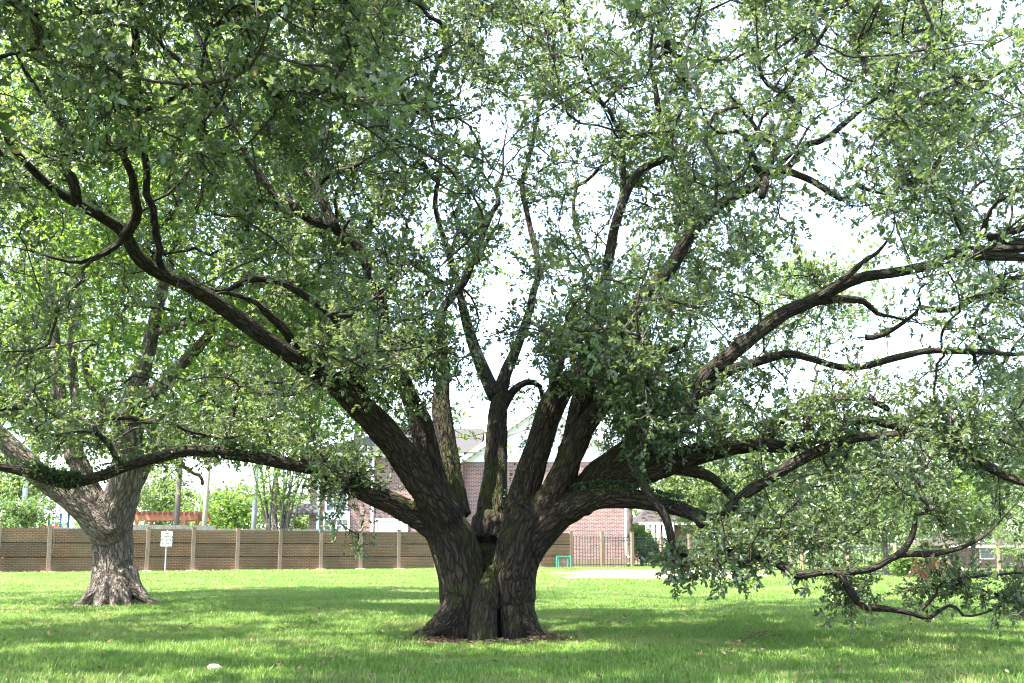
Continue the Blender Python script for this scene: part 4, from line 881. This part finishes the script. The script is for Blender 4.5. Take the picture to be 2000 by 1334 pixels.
MB().poly([(a0, .03, ev), (a1, .03, ev), (mx, .03, ap)]).build('gable', M_SIDING, ho)
sl = math.atan2(ap - ev, (a1 - a0) / 2); ln = math.hypot(ap - ev, (a1 - a0) / 2) + .5
for s in (-1, 1):
    c = (mx + s * ((a1 - a0) / 4 + .18), 4.8, (ev + ap) / 2 - .02 + .05)
    rf = MB().box((0, 0, 0), (ln, 10.9, .10), M=Matrix.Rotation(s * sl, 4, 'Y')).build('roof', M_ROOF, ho); rf.location = c
    bb = MB().box((0, 0, 0), (ln, .05, .26), M=Matrix.Rotation(s * sl, 4, 'Y')).build('bargeboard', M_WHITE, ho); bb.location = (c[0], -.68, c[2] - .04)
# side wing roof
e0, e1, e2, e3, r0_, r1_ = (b0 - .5, -.9, 6.3), (a0 + 1, -.9, 6.3), (a0 + 1, 10.1, 6.3), (b0 - .5, 10.1, 6.3), (b0 + 4.5, 4.6, 8.3), (a0 + 1, 4.6, 8.3)
MB().poly([e0, e1, r1_, r0_]).poly([e3, e0, r0_]).poly([e2, e3, r0_, r1_]).build('roof', M_ROOF, ho)
MB().box(((a0 + b0) / 2 - .1, -.75, 6.22), (a0 - b0 + .3, .08, .2)).build('gutter', M_WHITE, ho)
MB().tube([(a1 - .02, -.10, ev), (a1 - .02, -.10, .7), (a1 + .12, -.22, .5)], .055, 8).build('downspout', M_WHITE, ho)
for px in (624, 729): MB().box((hx(px) - ox, -.44, 3.1), (.14, .08, 6.2)).build('corner_board', M_WHITE, ho)
def window(x0, x1, y0, y1, nx_, nz_, yy, gm, cur=False):
    X0, X1, Z1, Z0 = hx(x0) - ox, hx(x1) - ox, hz(y0), hz(y1); W, H = X1 - X0, Z1 - Z0
    w = MB().box((X0 - .05, yy, (Z0 + Z1) / 2), (.10, .10, H + .2)).box((X1 + .05, yy, (Z0 + Z1) / 2), (.10, .10, H + .2)).box(((X0 + X1) / 2, yy, Z1 + .05), (W, .10, .10)).box(((X0 + X1) / 2, yy - .02, Z0 - .05), (W, .16, .10)).build('window', M_WHITE, ho)
    for i_ in range(nx_):
        for j in range(nz_): MB().box((X0 + W * (i_ + .5) / nx_, yy + .03, Z0 + H * (j + .5) / nz_), (W / nx_ - .035, .01, H / nz_ - .035)).build('pane', gm, w)
    m = MB()
    for i_ in range(1, nx_): m.box((X0 + W * i_ / nx_, yy + .01, (Z0 + Z1) / 2), (.04, .03, H))
    for j in range(1, nz_): m.box(((X0 + X1) / 2, yy + .012, Z0 + H * j / nz_), (W, .026, .04))
    m.build('glazing_bar', M_WHITE, w)
window(641, 678, 964, 998, 3, 3, -.45, M_GLASS); window(638, 682, 1016, 1060, 4, 4, -.45, M_GLASS); window(739, 795, 1017, 1060, 5, 4, -.45, M_BLIND); window(700, 718, 876, 906, 2, 3, -.45, M_GLASS)
for x0, x1, y0, y1 in ((634, 686, 1000, 1014),): MB().box(((hx(x0) + hx(x1)) / 2 - ox, -.44, (hz(y0) + hz(y1)) / 2), (hx(x1) - hx(x0), .06, hz(y0) - hz(y1))).build('panel_board', M_SIDING, ho)
aw = MB().poly([(b0 - 1.0, -1.2, 2.95), (b0 + .6, -1.2, 2.95), (b0 + .5, -.38, 3.5), (b0 - .6, -.38, 3.5)]).poly([(b0 - 1.0, -1.2, 2.95), (b0 - .6, -.38, 3.5), (b0 - 1.0, 2, 2.95)]).box((b0 - .2, -1.16, 2.9), (1.6, .06, .12)).build('porch_roof', M_ROOF, ho)

def far_house(name, label, px0, px1, Y, wallh, ridge, roofm, cols=()):
    x0, x1 = P(px0, 1000, Y)[0], P(px1, 1000, Y)[0]; z0 = float(zg((x0 + x1) / 2, Y)); h = empty(name, ((x0 + x1) / 2, Y, z0), label=label, cat='house'); w = x1 - x0
    MB().box((0, 4.5, wallh / 2), (w, 9, wallh)).build('wall', M_BRICK2, h)
    m = MB(); e = .5; A_ = [(-w / 2 - e, -e, wallh), (w / 2 + e, -e, wallh), (w / 2 + e, 9 + e, wallh), (-w / 2 - e, 9 + e, wallh)]; r0, r1 = (-w / 4, 4.5, ridge), (w / 4, 4.5, ridge)
    m.poly([A_[0], A_[1], r1, r0]).poly([A_[1], A_[2], r1]).poly([A_[2], A_[3], r0, r1]).poly([A_[3], A_[0], r0]).poly(A_[::-1]).build('roof', roofm, h)
    MB().box((0, -e - .03, wallh - .06), (w + 1.0, .05, .2)).build('fascia', M_WHITE, h)
    for c in cols: MB().tube([(P(c, 1000, Y)[0] - h.location[0], -.45, 0), (P(c, 1000, Y)[0] - h.location[0], -.45, wallh - .1)], .17, 10).build('column', M_WHITE, h, True)
    for k in range(2):
        fr = MB().box((-w * .2 + k * w * .42, -.03, 1.5), (1.2, .08, 1.6)).build('window', M_WHITE, h); MB().box((-w * .2 + k * w * .42, -.075, 1.5), (1.0, .02, 1.4)).build('pane', M_GLASS, fr)
    return h
far_house('brick_house', 'low brick house with white porch columns behind clipped shrubs', 1256, 1400, 80, 3.3, 5.2, M_ROOF2, (1262, 1273, 1284, 1296, 1310))
far_house('brick_house', 'low brick house with brown roof beyond the concrete driveway', 1850, 2090, 78, 1.75, 3.0, M_ROOF2)
# driveway
gx, gy = np.meshgrid(np.linspace(10, 60, 40), np.linspace(0, 1, 6)); yy = 58.5 - (gx - 10) * .20 + gy * 7.5; ii = (np.arange(5)[:, None] * 40 + np.arange(39)[None]).reshape(-1, 1)
tag(mesh_np('driveway', np.stack((gx, yy, zg(gx, yy) + .03), -1).reshape(-1, 3), ii + np.array((0, 1, 41, 40)), np.full(len(ii), 4), M_DRIVE), 'pale concrete driveway beyond the iron fence', 'driveway', kind='structure')
# pergola
pb = P(338, 1000, 60); pg = empty('pergola', (pb[0], pb[1], 0), label='red brown timber pergola behind the grey board fence', cat='pergola')
for x in (-1.7, 1.1):
    for y in (-1.2, 1.2): MB().box((x, y, 1.35), (.18, .18, 2.7)).build('post', M_REDWOOD, pg)
for y in (-1.2, 1.2): MB().box((-.1, y, 2.82), (3.9, .10, .34)).build('beam', M_REDWOOD, pg)
for k in range(13): MB().box((-1.95 + k * .31, 0, 3.08), (.06, 3.0, .17)).build('slat', M_REDWOOD, pg)
# poles
for px, Y, r_, lean, m, lab in ((346, 57, .17, .25, M_BARK2, 'tall straight grey pole beside the red pergola'), (401, 56, .15, .35, M_POLE, 'yellowish wooden utility pole behind the panel fence'), (46, 55, .15, .2, M_STEEL, 'pale grey pole behind the shrub on the panel fence'), (497, 60, .16, .1, M_STEEL, 'pale grey pole beside the crepe myrtle stems'), (84, 59, .1, .2, M_POLE, 'thin brown pole beside the white roofed play tower')):
    b = P(px, 1000, Y); up = empty('utility_pole', (b[0] - lean * .25, b[1], 0), label=lab, cat='pole')
    MB().tube([(0, 0, -.1), (lean * .3, 0, 3.5), (lean, 0, 12)], (r_, r_ * .95, r_ * .75), 10).build('pole', m, up, True); MB().box((lean * .95, 0, 11.4), (1.8, .1, .12)).build('cross_arm', M_POLE, up)
# play tower
b = P(108, 1000, 56); pt = empty('play_tower', (b[0], b[1], 0), label='small play tower with white roof behind the panel fence', cat='play tower')
for x in (-.55, .55):
    for y in (-.5, .5): MB().box((x, y, 1.55), (.1, .1, 3.1)).build('post', plain('blue_post', (.05, .12, .28)), pt)
MB().box((0, 0, 1.6), (1.3, 1.2, .08)).build('deck', M_POLE, pt); MB().box((0, -.55, 2.0), (1.1, .05, .5)).build('guard', plain('red_guard', (.35, .05, .05)), pt)
MB().poly([(-.8, -.75, 2.95), (.8, -.75, 2.95), (.55, 0, 3.6), (-.55, 0, 3.6)]).poly([(.8, .75, 2.95), (-.8, .75, 2.95), (-.55, 0, 3.6), (.55, 0, 3.6)]).poly([(-.8, .75, 2.95), (-.8, -.75, 2.95), (-.55, 0, 3.6)]).poly([(.8, -.75, 2.95), (.8, .75, 2.95), (.55, 0, 3.6)]).build('roof', M_WHITE, pt)
MB().tube([(-.5, -.6, 1.6), (-1.5, -.8, .9), (-2.6, -.9, .15)], .2, 8).build('slide', plain('yellow_slide', (.6, .42, .08)), pt)

# ------------------------------------------------------------------ grass, litter, stone
M_GRASS = grass_mat()
def blade_patch(size, n, h, w):
    b = np.column_stack((rng.uniform(-size / 2, size / 2, (n, 2)), np.zeros(n))); a = rng.uniform(0, 6.283, n); d = np.column_stack((np.cos(a), np.sin(a), np.zeros(n))); s = np.column_stack((-np.sin(a), np.cos(a), np.zeros(n)))
    tuft = vnoise(b * 5.0 / size * 2 + 3.3, 77)[:, None]; H = h * rng.uniform(.4, 1.3, (n, 1)) * (1 + .5 * tuft); ln_ = H * rng.uniform(.2, 1.0, (n, 1)); up = np.array((0, 0, 1.0)); W = w * rng.uniform(.7, 1.2, (n, 1))
    m = b + up * H * .55 + d * ln_ * .3; t = b + up * H + d * ln_
    V = np.stack((b - s * W / 2, b + s * W / 2, m + s * W * .4, m - s * W * .4, t), 1).reshape(-1, 3); i_ = np.arange(n)[:, None] * 5
    lo = np.concatenate((i_ + np.array((0, 1, 2, 3)), i_ + np.array((3, 2, 4))), 1).reshape(-1); si = np.tile((4, 3), n)
    tint = np.where(rng.random(n) < .05, 1.0, np.clip(rng.normal(.42, .27, n), 0, .9)); return V, lo, si, np.repeat(tint, 2)
def instancer(name, protos, pts, rot, scl, pid, m, **kw):
    V, L, S, Tn, PT, ID = [], [], [], [], [], []; n = 0
    for k, (v, lo, si, ti) in enumerate(protos):
        V.append(v); L.append(lo + n); S.append(si); Tn.append(ti); PT.append(np.zeros(len(v))); ID.append(np.full(len(v), k)); n += len(v)
    V.append(pts); PT.append(np.ones(len(pts))); ID.append(pid); V = np.vstack(V); z = len(V) - len(pts)
    ro = np.zeros((len(V), 3)); ro[z:] = rot; sc = np.ones((len(V), 3)); sc[z:] = scl
    o = mesh_np(name, V, np.concatenate(L), np.concatenate(S), m, None, [('tint', 'FLOAT', 'FACE', np.concatenate(Tn)), ('is_pt', 'INT', 'POINT', np.concatenate(PT)), ('pid', 'INT', 'POINT', np.concatenate(ID)), ('rot', 'FLOAT_VECTOR', 'POINT', ro), ('scl', 'FLOAT_VECTOR', 'POINT', sc)])
    ng = bpy.data.node_groups.new(name, 'GeometryNodeTree'); ng.interface.new_socket('Geometry', in_out='INPUT', socket_type='NodeSocketGeometry'); ng.interface.new_socket('Geometry', in_out='OUTPUT', socket_type='NodeSocketGeometry')
    N, K = ng.nodes, ng.links; gi, go = N.new('NodeGroupInput'), N.new('NodeGroupOutput')
    def attr(nm, ty): a = N.new('GeometryNodeInputNamedAttribute'); a.data_type = ty; a.inputs[0].default_value = nm; return a.outputs[0]
    def comp(val, k):
        c = N.new('FunctionNodeCompare'); c.data_type = 'INT'; c.operation = 'EQUAL'; K.new(val, c.inputs[2]); c.inputs[3].default_value = k; return c.outputs[0]
    isp, idn = attr('is_pt', 'INT'), attr('pid', 'INT')
    s0 = N.new('GeometryNodeSeparateGeometry'); K.new(gi.outputs[0], s0.inputs[0]); K.new(comp(isp, 1), s0.inputs[1])
    jn = N.new('GeometryNodeJoinGeometry'); insts = []
    for k in range(len(protos)):
        sk_ = N.new('GeometryNodeSeparateGeometry'); K.new(s0.outputs[1], sk_.inputs[0]); K.new(comp(idn, k), sk_.inputs[1])
        iop = N.new('GeometryNodeInstanceOnPoints'); sp_ = N.new('GeometryNodeSeparateGeometry'); K.new(s0.outputs[0], sp_.inputs[0]); K.new(comp(idn, k), sp_.inputs[1])
        K.new(sp_.outputs[0], iop.inputs['Points']); K.new(sk_.outputs[0], iop.inputs['Instance']); K.new(attr('rot', 'FLOAT_VECTOR'), iop.inputs['Rotation']); K.new(attr('scl', 'FLOAT_VECTOR'), iop.inputs['Scale']); K.new(iop.outputs[0], jn.inputs[0])
    K.new(jn.outputs[0], go.inputs[0]); md = o.modifiers.new('scatter', 'NODES'); md.node_group = ng; return tag(o, **kw)
def patch_pts(y0, y1, step, jit):
    out = []
    for y in np.arange(y0, y1, step):
        hw = .56 * y + 1.5
        for x in np.arange(-hw, hw, step): out.append((x + rng.normal() * jit, y + rng.normal() * jit, 0))
    p = np.array(out); p[:, 2] = zg(p[:, 0], p[:, 1]) + .0
    ex = ((p[:, 0] - 6.2) / 5.6) ** 2 + ((p[:, 1] - 38.0 - .38 * p[:, 0]) / 10.5) ** 2
    f = fpt(0); side = (p[:, 0] - f[0]) * (-FD[1]) + (p[:, 1] - f[1]) * FD[0]
    keep = (ex + rng.normal(0, .18, len(p)) > .85) & (side < -.5 * FL) & (side < FL * (-.5 - .55 * (p[:, 0] < -8) * rng.random(len(p)))) & (np.hypot((p[:, 0] + .28) / (.95 + .15 * rng.normal(size=len(p))), (p[:, 1] - 10.95) / 1.05) > 1) & (np.hypot(p[:, 0] - oak2.location[0], p[:, 1] - 17.0) > .62)
    return p[keep]
def scatter_grass(name, y0, y1, step, nb_, h, w, label):
    pr = [blade_patch(step * 1.5, nb_, h, w) for _ in range(4)]; p = patch_pts(y0, y1, step, step * .2); n = len(p)
    big = 1 + .28 * vnoise(np.column_stack((p[:, :2] * .8, np.zeros(n))), 55)
    sc = np.column_stack((np.ones(n), np.ones(n), big * rng.uniform(.85, 1.15, n)))
    instancer(name, pr, p, np.column_stack((np.zeros((n, 2)), rng.uniform(0, 6.283, n))), sc, rng.integers(0, 4, n), M_GRASS, label=label, cat='grass', kind='stuff')
scatter_grass('grass', 6.6, 14, .42, 1600, .050, .0065, 'short bright green grass around the trunk of the big oak')
scatter_grass('grass', 14, 26, .7, 2000, .052, .011, 'short green grass between the pale oak and the big oak')
scatter_grass('grass', 26, 62, 1.5, 2600, .065, .022, 'sunlit grass running up to the fences')
def Gp(px, py):
    x, y = (px - 1000) / FPX, (800 - py) / FPX; d = np.array((x, cP - y * sP, sP + y * cP)); t = -CAMH / d[2]; return d * t + np.array((0, 0, CAMH))
def litter(name, p, L, m, label, lift=.02):
    n = len(p); a = rng.uniform(0, 6.283, n); ld = unit(np.column_stack((np.cos(a), np.sin(a), rng.normal(0, .3, n)))); nr = unit(np.column_stack((rng.normal(0, .4, (n, 2)), np.ones(n)))); nr = unit(nr - ld * (nr * ld).sum(1, keepdims=True)); s_ = rng.uniform(.6, 1.3, n)
    p = p + np.column_stack((np.zeros((n, 2)), rng.uniform(.2, 1, n) * lift))
    return leaves_obj(name, (p, ld, nr, L * s_, L * .5 * s_, rng.uniform(0, .93, n)), m, None, six=True, label=label, cat='leaf litter', kind='stuff')
th = rng.uniform(0, 6.283, 3200); rad = rng.normal(.98, .22, 3200); lp_ = np.column_stack((-.28 + .82 * rad * np.cos(th), 11.0 + .85 * rad * np.sin(th), np.zeros(3200)))
litter('leaf_litter', lp_, .055, M_LITTER, 'fallen brown leaves gathered round the base of the big oak', .03)
sp_ = []
for x, y, n_, s in ((1210,1218,60,14),(1180,1225,20,10),(1480,1248,50,10),(1450,1262,20,8),(1510,1245,20,10),(1330,1205,12,6),(1605,1228,14,4),(1665,1233,14,5),(620,1200,40,9),(580,1235,25,8),(360,1236,16,5),(545,1243,20,6),(420,1213,10,4),(1420,1285,25,10),(1370,1290,25,10),(660,1165,15,6),(700,1160,15,6),(1150,1250,30,25),(860,1215,20,20),(100,1240,12,5)):
    for _ in range(n_): sp_.append(Gp(x + rng.normal() * s * 1.4, y + rng.normal() * s * .45))
for _ in range(1500):
    y = 6.8 + 18 * rng.random() ** 1.3; sp_.append(np.array((rng.uniform(-.55 * y, .55 * y), y, 0)))
litter('fallen_leaves', np.array(sp_), .052, M_LITTER, 'dry fallen oak leaves scattered over the lawn', .075)
th = rng.uniform(0, 6.283, 900); rad = np.abs(rng.normal(.75, .18, 900)); litter('leaf_litter', np.column_stack((oak2.location[0] + 1.05 * rad * np.cos(th), 17.0 + rad * np.sin(th), np.zeros(900))), .07, M_LITTER, 'fallen leaves and bare soil around the flared roots of the pale oak', .03)
# weeds and debris at the foot of the panel fence
q = np.array([np.array((*fpt(rng.uniform(-1, 6)), 0)) + (rng.normal() * .3, -abs(rng.normal()) * .9 - .2, 0) for _ in range(2600)]); litter('mulch', q, .11, M_LITTER, 'brown mulch and dead leaves at the foot of the panel fence', .05)
c = Gp(418, 1318); n_ = 40; st = bmesh.new(); bmesh.ops.create_icosphere(st, subdivisions=3, radius=1)
for v in st.verts:
    k = 1 + .22 * float(vnoise(np.array([v.co]) * 1.6, 5)[0]) + .1 * float(vnoise(np.array([v.co]) * 4, 6)[0]); v.co = Vector((v.co.x * .055 * k, v.co.y * .035 * k, max(-.3, v.co.z) * .032 * k + .05))
me = bpy.data.meshes.new('stone'); st.to_mesh(me); me.materials.append(M_STONE); o = link(bpy.data.objects.new('stone', me)); o.location = c; tag(o, 'small pale stone lying alone in the grass before the pale oak', 'stone')
# dry vine on a fence post
b = np.array((*fpt(0), 0)); MB().tube([(b[0] + .14, b[1] - .12, 1.9), (b[0] + .22, b[1] - .14, 1.5), (b[0] + .24, b[1] - .14, 1.05), (b[0] + .12, b[1] - .12, .75)], .014, 5).build('dry_vine', M_TWIG)
tag(bpy.data.objects['dry_vine'], 'thin dry vine hanging beside a concrete post of the panel fence', 'vine')
print('tris', sum(len(o.data.loops) - 2 * len(o.data.polygons) for o in scene.objects if o.type == 'MESH') )
